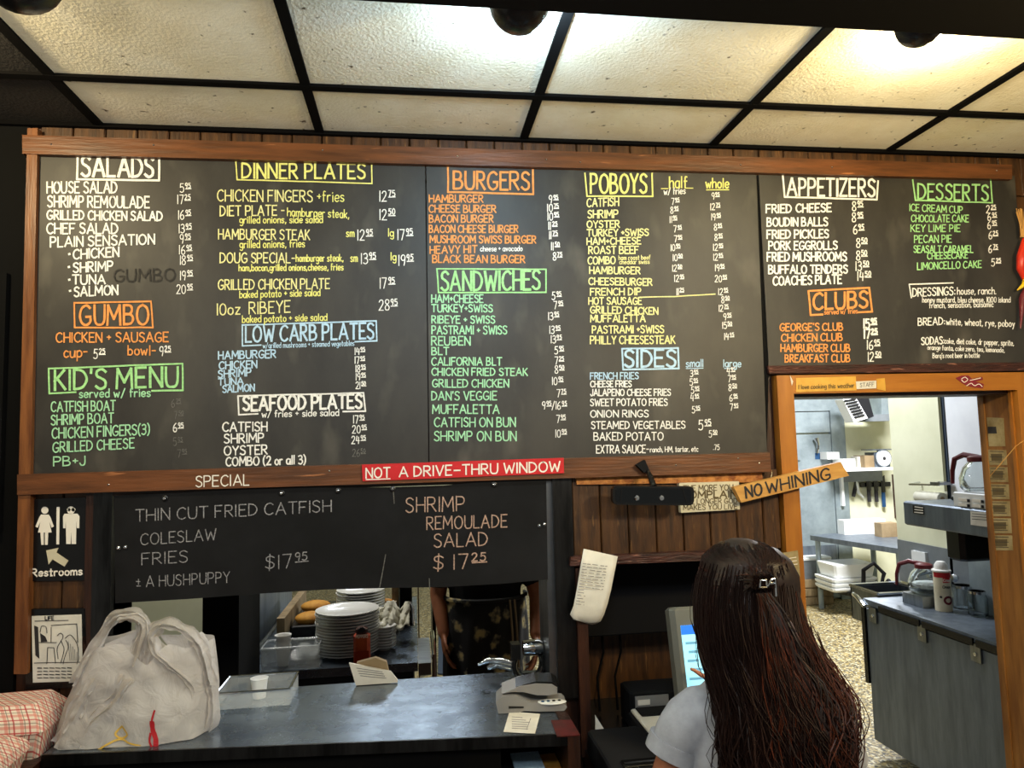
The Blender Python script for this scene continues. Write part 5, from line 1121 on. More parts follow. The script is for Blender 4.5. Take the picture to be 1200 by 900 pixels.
# canister
q = U(1108, 716, z=UZ); cx_, cy2 = q.x, q.y+.01; r = .028*1.18
s = thing('snack_canister', (cx_, cy2, UZ), 'tall cream round carton with white domed lid and brown ring print', 'carton')
MB().lathe([(r, .001), (r, .175), (r*.9, .176), (.002, .176)], (cx_, cy2, UZ), 28).build('tube', 'plaque', s, smooth=True)
MB().lathe([(r*1.13, .177), (r*1.13, .183), (r*.82, .188), (r*.78, .205), (r*.5, .22), (.002, .223)], (cx_, cy2, UZ), 28).build('lid', 'foam', s, smooth=True)
CC = Vector((cx_, cy2, UZ)); vd = (CAM-CC); base_a = atan2(vd.y, vd.x)
def cyl(u, v, off=.0007): a = base_a+u/r; return Vector((cx_+(r+off)*cos(a), cy2+(r+off)*sin(a), UZ+v))
def cpatch(u0, u1, v0, v1, m_, nm, n_=10, off=.0007):
    vs = [cyl(u0+(u1-u0)*i/n_, v, off) for v in (v0, v1) for i in range(n_+1)]
    MB().add(vs, [(i, i+1, i+n_+2, i+n_+1) for i in range(n_)]).build(nm, m_, s)
cpatch(-.034, .046, .152, .174, 'red_print', 'band'); cpatch(.003, .034, .13, .152, 'red_sign', 'badge', off=.0012)
text_mb('Crisp', 0, 0, 26, 0, 11, 2.4, un=lambda a, b: cyl((a+5)*.001, .136-b*.001, .002), jit=0).build('badge_lettering', 'sign_white', s)
text_mb('Onion', 0, 0, 32, 0, 12, 2.2, un=lambda a, b: cyl((a+1)*.001, .106-b*.001, .0015), jit=0).build('carton_lettering', 'ink', s)
lines_mb([[(20+15*cos(t*.4), 15*sin(t*.4)) for t in range(17)]], 9, 0, lambda a, b: cyl(a*.001, .052-b*.001, .0012), jit=0).build('ring_print', 'maroon', s)
lines_mb([[(-8+3*cos(t*.9), 3*sin(t*.9)) for t in range(8)]], 4, 0, lambda a, b: cyl(a*.001, .066-b*.001, .0012), jit=0).build('dot_print', 'ink', s)
s.scale = (1.22, 1.22, 1.15)
q = U(1083, 706, z=UZ); tub('food_tub', (q.x+.05, q.y+.03, UZ), .13, .12, .075, 'small clear white tub with rim left of the round carton', 'clear_plastic'); 
for k, (px, py, r_) in enumerate(((1130, 716, .055), (1146, 724, .045))):
    q = U(px, py, z=UZ); t = thing('glass_jar', (q.x+.03, q.y+.03, UZ), ('wide clear glass jar right of the round carton', 'smaller clear glass jar nearest the door jamb')[k], 'jar', 'glass jars on the cooler top')
    MB().lathe([(r_*.9, .001), (r_, .01), (r_, .09), (r_*.85, .11), (r_*.85, .12), (r_*.8, .12), (r_*.8, .108), (r_*.94, .088), (r_*.94, .014), (r_*.8, .006)], (q.x+.03, q.y+.03, UZ), 24).build('glass_body', 'glass', t, smooth=True)
    MB().lathe([(r_*.88, .112), (r_*.9, .125), (r_*.84, .125), (r_*.84, .112)], (q.x+.03, q.y+.03, UZ), 24).build('rim', 'chrome', t, smooth=True)
# paper roll holder on partition
q = U(1090, 585, x=XR-.05); s = thing('paper_roll', q, 'cream paper roll on a chrome wall arm above the coffee brewer', 'paper roll')
MB().lathe([(.01, -.10), (.034, -.10), (.034, .10), (.01, .10)], (XR-.05, q.y, q.z+.01), 20, axis='y').build('roll', 'cloth_white', s, smooth=True)
MB().lathe([(.004, -.105), (.012, -.104), (.012, -.10)], (XR-.05, q.y, q.z+.01), 14, axis='y').build('core', 'card', s)
MB().tube([(XR-.01, q.y+.13, q.z+.09), (XR-.08, q.y+.13, q.z+.08), (XR-.08, q.y-.12, q.z+.09), (XR-.08, q.y-.12, q.z+.11)], .006, 6).build('arm', 'chrome', s)
MB().box((XR-.09, q.y-.14, q.z+.09), (XR-.01, q.y-.06, q.z+.105)).build('bracket', 'steel', s)

# ================================================================ THROUGH THE PASS WINDOW
PZ = .90
s = thing('serving_station', (-.36, 1.6, 0), 'stainless serving station behind the pass window with a steel side panel', 'serving station')
MB().box((-.72, .98, PZ-.035), (.0, 2.3, PZ)).build('worktop', 'counter_steel', s)
MB().box((-.70, 1.0, .05), (-.02, 2.28, PZ-.036)).build('cabinet', 'softblack', s)
MB().prism([(-.745, .98, PZ), (-.745, 2.3, PZ), (-.745, 2.3, 1.45), (-.745, .98, 1.40)], (.02, 0, 0)).build('side_panel', 'unit_steel', s)
MB().tube([(-.715, .99, PZ+.004), (-.715, 2.25, PZ+.004)], .012, 6).build('edge_rail', 'dark_steel', s)
MB().box((.002, 1.0, PZ-.06), (.055, 1.40, PZ-.01)).build('tray_slide', 'steel', s)
MB().tube([(.068, 1.0, .3), (.068, 1.0, PZ+.02), (.068, 1.38, PZ+.02)], .010, 8).build('rail', 'chrome', s, smooth=True)
top(MB().box((-.73, .52, 0), (-.61, .86, 1.9)).build('tall_black_cabinet', 'black'), 'tall black cabinet at the left inside the pass window', 'cabinet')
a = U(150, 690, y=2.1); b = U(236, 738, y=2.1)
top(MB().box((a.x-.4, 2.1, .735), (b.x+.02, 2.16, 2.1)).build('cream_panel', 'cream_wall'), 'cream panel seen through the window above the plastic bag', 'panel')
top(MB().box((a.x-.4, 1.9, 0), (b.x+.02, 2.16, .73)).build('grey_cupboard', 'grey_panel'), 'grey cupboard below the cream panel behind the bag', 'cupboard')
# plates
def plate_mb(c, r):
    return MB().lathe([(r*.55, 0), (r*.6, .001), (r*.72, .008), (r, .017), (r*1.0, .0205), (r*.97, .0205), (r*.7, .012), (r*.6, .0075), (.002, .007)], c, 36)
def stack(px, y, r, n_, where, group, grp_z=PZ, dz=.0122):
    c = U(px, 700, y=y); proto = None; D_ = ['bottom', 'top']
    for i in range(n_):
        lab = f'white plate in the {where} stack, ' + ('lowest of all' if i == 0 else 'topmost of all' if i == n_-1 else f'{NUM[i]} from the bottom')
        if proto is None: proto = top(plate_mb((c.x, y, grp_z+.001), r).build('dinner_plate', 'plate_white', smooth=True), lab, 'plate', group)
        else:
            o = copy_tree(proto, (random.uniform(-.003, .003), random.uniform(-.003, .003), dz*i)); o['label'] = lab
NUM = ['', 'second', 'third', 'fourth', 'fifth', 'sixth', 'seventh', 'eighth', 'ninth', 'tenth', 'eleventh', 'twelfth', 'thirteenth', 'fourteenth', 'fifteenth', 'sixteenth']
stack(407, 1.185, .138, 15, 'large front', 'large plates in the front stack')
stack(423, 1.47, .115, 17, 'rear', 'plates in the rear stack', dz=.0125)
stack(449, 1.21, .055, 8, 'small side', 'side plates beside the large stack')
q = U(424, 760, y=1.0)
s = thing('pepper_jar', (q.x, 1.01, PZ), 'orange spice jar with a dark label in front of the large plate stack', 'jar')
MB().rbox((q.x-.034, .985, PZ+.001), (q.x+.034, 1.035, PZ+.125), .012).build('jar_body', 'orange_label', s); MB().rbox((q.x-.025, .99, PZ+.126), (q.x+.025, 1.03, PZ+.15), .008).build('cap', 'red_wood', s)
MB().box((q.x-.03, .983, PZ+.01), (q.x+.03, .9845, PZ+.06)).build('label', 'pepper_red', s)
text_mb('PEPPERS', 417, 748, 431, 747, 3.4, .8, un=lambda a, b: U(a, b, y=.982), jit=0).build('label_lettering', 'sign_white', s)
disc_ = [U(424+4*cos(i*.7), 738+3*sin(i*.7), y=.983) for i in range(9)]; MB().prism(disc_, (0, .001, 0)).build('emblem', 'ink', s)
# clear bin of cups and lids
a = U(306, 770, y=1.0); b = U(374, 770, y=1.0)
s = thing('lid_bin', ((a.x+b.x)/2, 1.1, PZ), 'clear plastic bin of lids left of the plate stack', 'bin')
bn = MB()
for p, q2 in (((a.x, .995, PZ+.002), (b.x, .999, PZ+.09)), ((a.x, 1.12, PZ+.002), (b.x, 1.124, PZ+.09)), ((a.x, .995, PZ+.002), (a.x+.004, 1.12, PZ+.09)), ((b.x-.004, .995, PZ+.002), (b.x, 1.12, PZ+.09))): bn.box(p, q2)
bn.build('wall', 'clear_plastic', s); MB().tube([(a.x, .995, PZ+.09), (b.x, .995, PZ+.09), (b.x, 1.124, PZ+.09), (a.x, 1.124, PZ+.09), (a.x, .995, PZ+.09)], .004, 6).build('rim', 'clear_plastic', s)
c = U(334, 760, y=1.1)
for k in range(3):
    o = top(MB().lathe([(.022, 0), (.031, .075), (.034, .075), (.034, .08), (.028, .078), (.004, .01)], (c.x, 1.055, PZ+.004+k*.022), 20).build('foam_cup', 'foam', smooth=True), ('lowest', 'middle', 'top')[k]+' nested white foam cup in the clear lid bin', 'cup', 'nested foam cups in the clear bin')
for k in range(5):
    R_ = Matrix.Rotation(random.uniform(.3, 1.2), 3, 'X') @ Matrix.Rotation(random.uniform(-.5, .5), 3, 'Y')
    top(MB().lathe([(.028, 0), (.030, .004), (.03, .008), (.002, .008)], (c.x+.058+k*.016, 1.05+.012*(k % 2), PZ+.04+.012*(k % 3)), 18, R=R_).build('plastic_lid', 'clear_plastic', smooth=True), f'clear round plastic lid in the bin, {NUM[k+1] if k else "nearest"} from the foam cups', 'lid', 'loose lids in the clear bin')
# loaves on a tray
a = U(350, 722, y=1.5); zt_ = PZ+.075
s = thing('bread_tray', (a.x+.07, 1.6, PZ), 'dark tray holding two golden loaves behind the clear bin', 'tray')
MB().rbox((a.x-.03, 1.42, PZ+.001), (a.x+.2, 1.95, zt_), .01).build('pan', 'gloss_black', s)
MB().prism([(a.x-.065, 1.30, PZ+.05), (a.x-.03, 1.30, PZ+.05), (a.x-.03, 1.95, PZ+.05), (a.x-.065, 1.95, PZ+.05)], (0, 0, .09)).build('board_edge', 'wood_pale', s)
for k, (y, z) in enumerate(((1.48, .02), (1.66, .035))):
    top(MB().blob((a.x+.06, y, zt_+z), (.075, .055, .03), 16, 10).build('loaf', 'bread', smooth=True), ('nearer golden loaf on the dark tray behind the clear bin', 'farther golden loaf on the dark tray behind the clear bin')[k], 'bread', 'loaves on the dark tray')
q = U(450, 705, y=1.55); s = thing('pie_dish', (q.x, 1.55, q.z-.03), 'golden pie in a pale dish right of the rear plate stack', 'pie')
MB().lathe([(.04, -.03), (.062, .0), (.058, .002), (.03, -.02)], (q.x, 1.55, q.z), 24).build('dish', 'plaque', s, smooth=True); MB().blob((q.x, 1.55, q.z-.002), (.055, .055, .014), 18, 8).build('filling', 'bread', s, smooth=True)
MB().box((q.x-.07, 1.48, PZ+.001), (q.x+.045, 1.62, q.z-.031)).build('riser', 'softblack', s)
# cloth
cl = MB(); qs = []; n_ = 22
for j in range(n_+1):
    for i in range(n_+1):
        px = 440+40*i/n_; py = 708+26*j/n_+4*sin(i*.5); p = U(px, py, y=1.34-.10*j/n_)
        p.y += .035*mnoise.noise(Vector((i*.28, j*.2, 3)))+.012*sin(i*1.1+j*.3); p.z += .012*mnoise.noise(Vector((i*.5, j*.5, 1))); p.z = max(p.z, PZ+.004)
        qs.append(p)
o = cl.add(qs, [(j*(n_+1)+i, j*(n_+1)+i+1, (j+1)*(n_+1)+i+1, (j+1)*(n_+1)+i) for j in range(n_) for i in range(n_)]).build('kitchen_towel', 'cloth_white', smooth=True)
sm = o.modifiers.new('t', 'SOLIDIFY'); sm.thickness = .006; top(o, 'crumpled white kitchen towel right of the plates', 'towel')
# upright boards and equipment on the right of the station
for k, (p0, p1, t0, t1, yy, mm, lb) in enumerate(((459, 467, 686, 738, 1.55, 'wood_pale', 'pale upright wooden board behind the crumpled towel'), (482, 490, 686, 735, 1.5, 'wood_pale', 'brown upright wooden post right of the chrome rail'))):
    a = U(p0, t0, y=yy); b = U(p1, t1, y=yy); top(MB().box((.01 if k else a.x, yy, 0 if k else PZ+.001), (b.x, yy+.25, a.z+.15)).build('wooden_board', mm), lb, 'board')
a = U(468, 690, y=1.65); b = U(483, 730, y=1.65); top(MB().rbox((a.x, 1.65, PZ+.001), (min(b.x, -.004), 1.9, a.z+.1), .01).build('knife_block', 'softblack'), 'dark block between the two upright wooden boards', 'block')
a = U(490, 720, y=1.55); b = U(504, 735, y=1.55); top(MB().box((max(a.x, .075), 1.55, 0), (b.x+.03, 1.95, a.z+.35)).build('black_bin', 'gloss_black'), 'black bin side right of the upright wooden boards', 'bin')
top(MB().tube([U(478, 733, y=1.4), U(478, 712, y=1.4), U(481, 706, y=1.4), U(484, 712, y=1.4), U(484, 733, y=1.4)], .007, 8).build('hook_rail', 'chrome', smooth=True), 'chrome looped rail between the towel and the black bin', 'rail')
p4 = [U(x, y, z=.004) for x, y in ((515, 716), (533, 716), (536, 792), (513, 790))]; top(MB().prism(p4, (0, 0, .006)).build('floor_mat', 'mat_blue'), 'dark blue floor mat beside the cook', 'mat')
# paper pack leaning at the rear edge of the pass counter
s = thing('order_pad', U(436, 796, y=.17), 'cream printed pad leaning at the rear edge of the pass counter', 'pad')
zq = CT+.002
pb = [U(x, y, y=.165) for x, y in ((409, 777), (458, 787), (466, 797))]; pb.append(Vector((pb[2].x, .165, zq))); pb.append(Vector((U(417, 800, y=.165).x, .165, zq)))
MB().prism(pb, (0, .008, 0)).build('sheet', 'paper', s)
pb = [U(x, y, y=.178) for x, y in ((418, 777), (440, 771), (453, 776))]; pb += [Vector((U(458, 790, y=.178).x, .178, zq)), Vector((pb[0].x, .178, zq))]
MB().prism(pb, (0, .02, 0)).build('backing', 'card', s)
for k in range(4): lines_mb([[(418+k*1.4, 783+k*3.0), (448+k*1.4, 787.5+k*2.4)]], .8, .1645).build('printed_line', 'grey_ink', s)
# ================================================================ PEOPLE
def limb(mb, pts, rs, n=12):
    """a tapered limb with round ends"""
    pts = [Vector(p) for p in pts]; P = []; Rr = []
    for i in range(len(pts)-1):
        for t in (0, .34, .67):
            P.append(pts[i].lerp(pts[i+1], t)); Rr.append(rs[i]+(rs[i+1]-rs[i])*t)
    P.append(pts[-1]); Rr.append(rs[-1])
    d0 = (P[0]-P[1]).normalized(); d1 = (P[-1]-P[-2]).normalized()
    P = [P[0]+d0*Rr[0]*.9, P[0]+d0*Rr[0]*.6]+P+[P[-1]+d1*Rr[-1]*.6, P[-1]+d1*Rr[-1]*.9]
    Rr = [Rr[0]*.35, Rr[0]*.75]+Rr+[Rr[-1]*.75, Rr[-1]*.35]
    mb.tube(P, Rr, n)
def ering(c, rx, ry, z, n=20, p=2.4):
    out = []
    for j in range(n):
        a = 2*pi*j/n; ca, sa = cos(a), sin(a)
        out.append((c[0]+rx*math.copysign(abs(ca)**(2/p), ca), c[1]+ry*math.copysign(abs(sa)**(2/p), sa), z))
    return out
def hand(mb, W, d, n, curls, thumb=1, k=1.0, r=.0078):
    """palm and five fingers; d along the hand, n out of the back of the hand"""
    d = Vector(d).normalized(); n = Vector(n); n = (n-d*n.dot(d)).normalized(); s = d.cross(n)*thumb; W = Vector(W)
    rings = []
    for t, hw, ht in ((-.012, .022, .016), (.02, .030, .015), (.05, .038, .014), (.085, .040, .011), (.094, .034, .008)):
        c = W+d*t*k; rings.append([c+s*hw*cos(a)*k+n*ht*sin(a)*k for a in [2*pi*j/12 for j in range(12)]])
    mb.loft(rings)
    for i, (off, L, cu) in enumerate(zip((.029, .010, -.010, -.028), ((.042, .026, .020), (.046, .029, .021), (.043, .027, .020), (.033, .021, .018)), curls)):
        p = W+d*.080*k+s*off*k; dirv = d+s*off*1.2; dirv.normalize(); P = [p, ]; a = 0
        for l in L:
            a += cu; dd = (dirv*cos(a)-n*sin(a)); p = p+dd*l*k; P.append(p)
        limb(mb, P, [r*1.12, r*1.05, r*.95, r*.8], 8)
    p = W+d*.022*k+s*.026*k-n*.004; limb(mb, [p, p+(d*.6+s*.8).normalized()*.036*k, p+(d*.6+s*.8).normalized()*.036*k+(d*.9+s*.35-n*.2).normalized()*.028*k, p+(d*.6+s*.8).normalized()*.036*k+(d*.95+s*.15-n*.3).normalized()*.052*k], [r*1.4, r*1.25, r*1.1, r*.85], 8)
def head_mb(mb, c, R, k=1.0):
    c = Vector(c); f = lambda x, y, z: c+R @ Vector((x*k, y*k, z*k))      # local +y is forward
    prof = [(-.120, .018, .022, .050), (-.112, .040, .038, .036), (-.09, .054, .060, .022), (-.06, .064, .078, .008), (-.02, .071, .090, -.004), (.02, .075, .095, -.008), (.06, .073, .092, -.010), (.09, .058, .074, -.012), (.108, .036, .048, -.012), (.116, .012, .018, -.012)]
    mb.loft([[f(rx*cos(2*pi*j/20), y0+ry*sin(2*pi*j/20), z) for j in range(20)] for z, rx, ry, y0 in prof])
    limb(mb, [f(0, .078, .018), f(0, .092, -.008), f(0, .100, -.026)], [.008*k, .010*k, .013*k], 8)
    for sx in (-1, 1): limb(mb, [f(sx*.008, .088, -.028), f(sx*.015, .085, -.028)], [.008*k, .006*k], 8); limb(mb, [f(sx*.077, -.006, .022), f(sx*.081, -.012, .004), f(sx*.076, -.004, -.022)], [.008*k, .009*k, .006*k], 8)
    limb(mb, [f(-.02, .078, -.055), f(0, .086, -.056), f(.02, .078, -.055)], [.007*k, .009*k, .007*k], 8)
    limb(mb, [f(-.012, .074, -.096), f(.012, .074, -.096)], [.014*k, .014*k], 8)
def face_parts(par, c, R, k=1.0):
    c = Vector(c); f = lambda x, y, z: c+R @ Vector((x*k, y*k, z*k))
    for sx in (-1, 1):
        e = MB().blob(f(sx*.030, .0715, .006), (.0125*k, .0125*k, .0075*k), 12, 8, R).build('eye', 'eye_white', par, smooth=True)
        MB().blob(f(sx*.030, .0830, .006), (.005*k, .0025*k, .005*k), 10, 6, R).build('pupil', 'ink', e, smooth=True)
        MB().tube([f(sx*.018, .089, .026), f(sx*.032, .088, .031), f(sx*.048, .078, .027)], [.0025*k, .003*k, .0015*k], 6).build('eyebrow', 'hair_dark', par)
    MB().tube([f(-.023, .083, -.056), f(-.008, .0945, -.0535), f(.008, .0945, -.0535), f(.023, .083, -.056)], [.002, .0045, .0045, .002], 8).build('mouth', 'lip', par, smooth=True)
def torso(mb, X, Y, k, rows): mb.loft([ering((X, Y+dy), rx, ry, z*k) for z, rx, ry, dy in rows])

# ---- the woman at the till, seen from behind
wx, wy = .628, -.80
wo = thing('person', (wx, wy, 0), 'woman with long wavy dark auburn hair and grey t-shirt touching the till screen', 'person')
bdy = MB()
torso(bdy, wx, wy, 1, [(.80, .10, .08, 0), (.84, .155, .105, 0), (.92, .165, .11, 0), (1.02, .125, .085, 0), (1.12, .125, .09, 0), (1.20, .14, .095, 0), (1.26, .14, .08, 0), (1.31, .11, .065, 0), (1.35, .07, .055, 0), (1.38, .05, .05, 0), (1.45, .048, .052, .01)])
HEADC = Vector((.612, -.812, 1.476)); RI = Matrix.Rotation(radians(4), 3, 'Z')
head_mb(bdy, HEADC, RI)
bdy = bdy
limb(bdy, [(.499, wy, 1.272), (.460, -.80, 1.18), (.440, -.785, 1.03)], [.044, .043, .037]); limb(bdy, [(.440, -.785, 1.03), (.455, -.66, 1.03), (.505, -.53, 1.02)], [.036, .034, .024])
limb(bdy, [(.760, wy, 1.262), (.82, -.75, 1.16), (.87, -.69, 1.06)], [.044, .041, .035])
TIP = U(812, 766, y=-.307)
WR = TIP+Vector((.125, -.085, -.105)); limb(bdy, [(.87, -.69, 1.06), WR.lerp(Vector((.87, -.69, 1.06)), .5), WR], [.036, .033, .024])
hd = (TIP-WR).normalized()
hand(bdy, WR, hd, Vector((.2, -.8, .5)), (.06, .75, .95, 1.0), thumb=-1, k=1.0)
hand(bdy, (.505, -.53, 1.02), (.35, .9, -.15), (0, .1, 1), (.2, .25, .3, .35), thumb=1, k=.95)
for sx in (-1, 1):
    limb(bdy, [(wx+sx*.085, wy, .84), (wx+sx*.09, wy+.01, .45), (wx+sx*.09, wy-.01, .09)], [.082, .052, .036]); limb(bdy, [(wx+sx*.09, wy-.03, .035), (wx+sx*.10, wy+.13, .028)], [.034, .026])
body = bdy.build('body', 'skin', wo); remesh(body, .0055, 5); face_parts(wo, HEADC, RI)
# t-shirt
sh = MB()
sh.loft([ering((wx, wy+dy), rx, ry, z) for z, rx, ry, dy in ((.80, .192, .134, 0), (.85, .190, .134, 0), (.95, .176, .124, 0), (1.04, .155, .108, 0), (1.12, .148, .106, 0), (1.20, .158, .108, 0), (1.262, .150, .094, 0), (1.315, .122, .078, 0), (1.355, .085, .064, 0))])
limb(sh, [(.525, wy, 1.292), (.494, wy, 1.278), (.472, -.798, 1.248)], [.054, .053, .050]); limb(sh, [(.736, wy, 1.282), (.77, -.79, 1.25), (.80, -.765, 1.20)], [.054, .053, .050])
shirt = sh.build('shirt', 'shirt', wo); remesh(shirt, .006, 6)
for v in shirt.data.vertices:
    q = v.co*1.0; n_ = mnoise.noise(Vector((q.x*9, q.y*9, q.z*16)))+.5*mnoise.noise(Vector((q.x*22+q.z*10, q.y*20, q.z*14)))
    v.co += v.normal*.006*n_
for sx, c0_, c1_, r_ in ((-1, (.471, -.798, 1.247), (.461, -.797, 1.222), .0520), (1, (.803, -.763, 1.194), (.812, -.755, 1.172), .0525)):
    MB().tube([c0_, c1_], [r_, r_*1.01], 24).build('cuff', 'shirt', wo, smooth=True)
jm = MB().loft([ering((wx, wy), .166, .110, .78), ering((wx, wy), .164, .110, .86)])
for sx in (-1, 1): limb(jm, [(wx+sx*.080, wy, .80), (wx+sx*.09, wy+.01, .45), (wx+sx*.09, wy-.01, .12)], [.086, .066, .056])
jm = jm.build('trousers', 'jeans', wo); remesh(jm, .009, 3)
for sx in (-1, 1): MB().loft([ering((wx+sx*.095, wy+.05), .042, .125, 0.001), ering((wx+sx*.095, wy+.05), .046, .13, .02), ering((wx+sx*.095, wy+.03), .04, .10, .06), ering((wx+sx*.092, wy-.01), .036, .045, .085)]).build('shoe', 'softblack', wo, smooth=True)
# hair
HP = [(633, 862, 884), (640, 846, 902), (655, 832, 920), (680, 824, 931), (705, 821, 936), (735, 823, 944), (765, 830, 957), (795, 838, 974), (825, 846, 990), (850, 852, 998), (875, 856, 996), (905, 862, 990), (960, 868, 990), (1010, 885, 975), (1040, 905, 955)]
def yc_(z): return -.835 if z > 1.56 else (-.835-.035*(1.56-z)/.13 if z > 1.43 else (-.87-.055*(1.43-z)/.13 if z > 1.30 else -.925))
def ry_(z): return .020 if z > 1.605 else .085 if z > 1.46 else (.085-.035*(1.46-z)/.16 if z > 1.30 else .05)
HR = []
for py, l, r in HP:
    y = -.85
    for _ in range(4): z = U((l+r)/2, py, y=y).z; y = yc_(z)-.02
    xl, xr = U(l, py, y=y).x, U(r, py, y=y).x; HR.append((z, (xl+xr)/2, (xr-xl)/2*.97, yc_(z), ry_(z) if py > 640 else (.02 if py < 636 else .055)))
def hring(z):
    if z >= HR[0][0]: return HR[0][1:]
    for a, b in zip(HR, HR[1:]):
        if b[0] <= z <= a[0]:
            t = (a[0]-z)/(a[0]-b[0]); return tuple(a[i]+(b[i]-a[i])*t for i in (1, 2, 3, 4))
    return HR[-1][1:]
ms = MB(); rings = []
ZT, ZB = HR[0][0]-.001, HR[-1][0]
for i in range(46):
    z = ZT-(ZT-ZB)*i/45; cx, rx, cy, ry = hring(z); ring = []
    for j in range(40):
        a = 2*pi*j/40; k = .93+.10*mnoise.noise(Vector((cos(a)*3, sin(a)*3, z*5)))*min(1, (1.6-z)*5)+.03*sin(j*2.6+z*8)*min(1, max(0, (1.5-z)*5)); ring.append((cx+rx*k*cos(a), cy+ry*k*sin(a), z))
    rings.append(ring)
hair = ms.loft(rings).build('hair', 'hair_dark', wo, smooth=True)
MB().loft([ering((.612, -.826+dy), rx, ry, z, p=2) for z, rx, ry, dy in ((1.505, .080, .075, -.02), (1.525, .084, .088, -.01), (1.55, .083, .1045, .0), (1.575, .072, .092, .0), (1.593, .052, .066, 0), (1.602, .02, .03, 0))]).build('hair_cap', 'hair_dark', hair, smooth=True)
CLIP = Vector((.604, -.938, 1.543)); CLIP = U(895, 682, y=-.945)
def strands(n_, name, m_, fn, r0=.0011):
    mb = MB()
    for _ in range(n_):
        P = fn()
        mb.tube(P, [r0*1.0]+[r0*random.uniform(.9, 1.5)]*(len(P)-2)+[r0*.3], 3, cap=False)
    return mb.build(name, m_, hair, kind='stuff', smooth=True)
def down(phi_lo, phi_hi, z0lo, z0hi, z1lo, z1hi, amp=.012, infl=1.0, drift=0):
    def fn():
        ph = radians(random.uniform(phi_lo, phi_hi)); z0 = random.uniform(z0lo, z0hi); z1 = random.uniform(z1lo, z1hi); k = random.uniform(.97, 1.05)*infl
        f1 = random.uniform(20, 46); s1 = random.uniform(0, 6); am = amp*random.uniform(.5, 1.7); P = []
        for i in range(18):
            z = z0+(z1-z0)*i/17; cx, rx, cy, ry = hring(z); t = i/17; e = min(1, max(0, (1.52-z)*3.2)); w1 = sin(z*f1+s1)*am*e; w2 = cos(z*f1*.8+s1)*am*.6*e
            a = ph+.9*mnoise.noise(Vector((ph*2.2, z*7, s1*.25)))*e; flare = 1+.02*t*t
            P.append(Vector((cx+rx*k*flare*cos(a)+w1+drift*t, cy+ry*k*cos(0)*sin(a)*flare+w2-.004, z)))
        return P
    return fn
def conv():
    # upper hair swept from the temples and crown back into the clip
    a = radians(random.uniform(-215, 35)); z = random.choice((random.uniform(1.49, 1.585), random.uniform(1.575, ZT-.003))); cx, rx, cy, ry = hring(z); s0 = Vector((cx+rx*cos(a), cy+ry*sin(a), z)); P = []
    end = CLIP+Vector((random.uniform(-.02, .02), .004, random.uniform(-.012, .012)))
    for i in range(12):
        t = i/11; p = s0.lerp(end, t); cx, rx, cy, ry = hring(p.z); v = Vector(((p.x-cx)/max(rx, .02), (p.y-cy)/max(ry, .02), 0)); l = v.length or 1
        q = Vector((cx+v.x/l*rx*1.02, cy+v.y/l*ry*1.02, p.z)); P.append(q.lerp(p, t**4)+Vector((0, -.002, 0)))
    return P
strands(760, 'swept_strands', 'hair_dark', conv, .0010)
strands(170, 'swept_red_strands', 'hair_red', conv, .0008)
strands(1300, 'dark_strands', 'hair_dark', down(-205, 25, 1.42, 1.58, 1.0, 1.24, .013), .0011)
strands(330, 'auburn_strands', 'hair_red', down(-75, 20, 1.36, 1.54, 1.0, 1.25, .014), .0010)
strands(120, 'outer_red_strands', 'hair_red', down(-60, 15, 1.30, 1.50, 1.05, 1.24, .020, 1.10, .0), .0008)
strands(110, 'flyaway_strands', 'hair_dark', down(-215, 35, 1.36, 1.55, 1.1, 1.34, .018, 1.05, .0), .0006)
def clipfall():
    z1 = random.uniform(1.05, 1.3); x0 = CLIP.x+random.uniform(-.012, .014); P = []; dx = random.uniform(-.02, .13); s1 = random.uniform(0, 6)
    for i in range(16):
        t = i/15; z = 1.535+(z1-1.535)*t; cx, rx, cy, ry = hring(z); P.append(Vector((x0+dx*t**.8+.012*sin(t*22+s1)*t, cy-ry*1.06-.006*sin(t*10+s1), z)))
    return P
strands(90, 'tied_back_strands', 'hair_red', clipfall, .0009)
strands(110, 'tied_dark_strands', 'hair_dark', clipfall, .0010)
def wisps():
    x0 = random.uniform(.525, .56); x1 = random.uniform(.50, .60); s1 = random.uniform(0, 6); P = []
    for i in range(16):
        t = i/15; z = 1.45-.27*t*random.uniform(.98, 1.02); P.append(Vector((x0+(x1-x0)*t+.012*sin(t*9+s1)*t, -.88-.03*t+.01*cos(t*8+s1), z)))
    return P
strands(46, 'loose_wisps', 'hair_dark', wisps, .0008)
t = MB()
t.tube([CLIP+Vector((-.013, -.012, -.006)), CLIP+Vector((-.013, -.014, .006)), CLIP+Vector((-.002, -.014, .006)), CLIP+Vector((-.002, -.014, -.006)), CLIP+Vector((-.013, -.012, -.006))], .0016, 6)
c_ = t.build('hair_clip', 'chrome', wo)
MB().tube([CLIP+Vector((.0, -.014, -.004)), CLIP+Vector((.006, -.016, .007)), CLIP+Vector((.013, -.014, .008)), CLIP+Vector((.015, -.012, -.008)), CLIP+Vector((.015, -.012, -.022))], .0016, 6).build('clip_arm', 'chrome', c_)
MB().tube([CLIP+Vector((.003, -.014, .0)), CLIP+Vector((.012, -.014, .0))], .0018, 6).build('clip_tooth', 'chrome', c_)

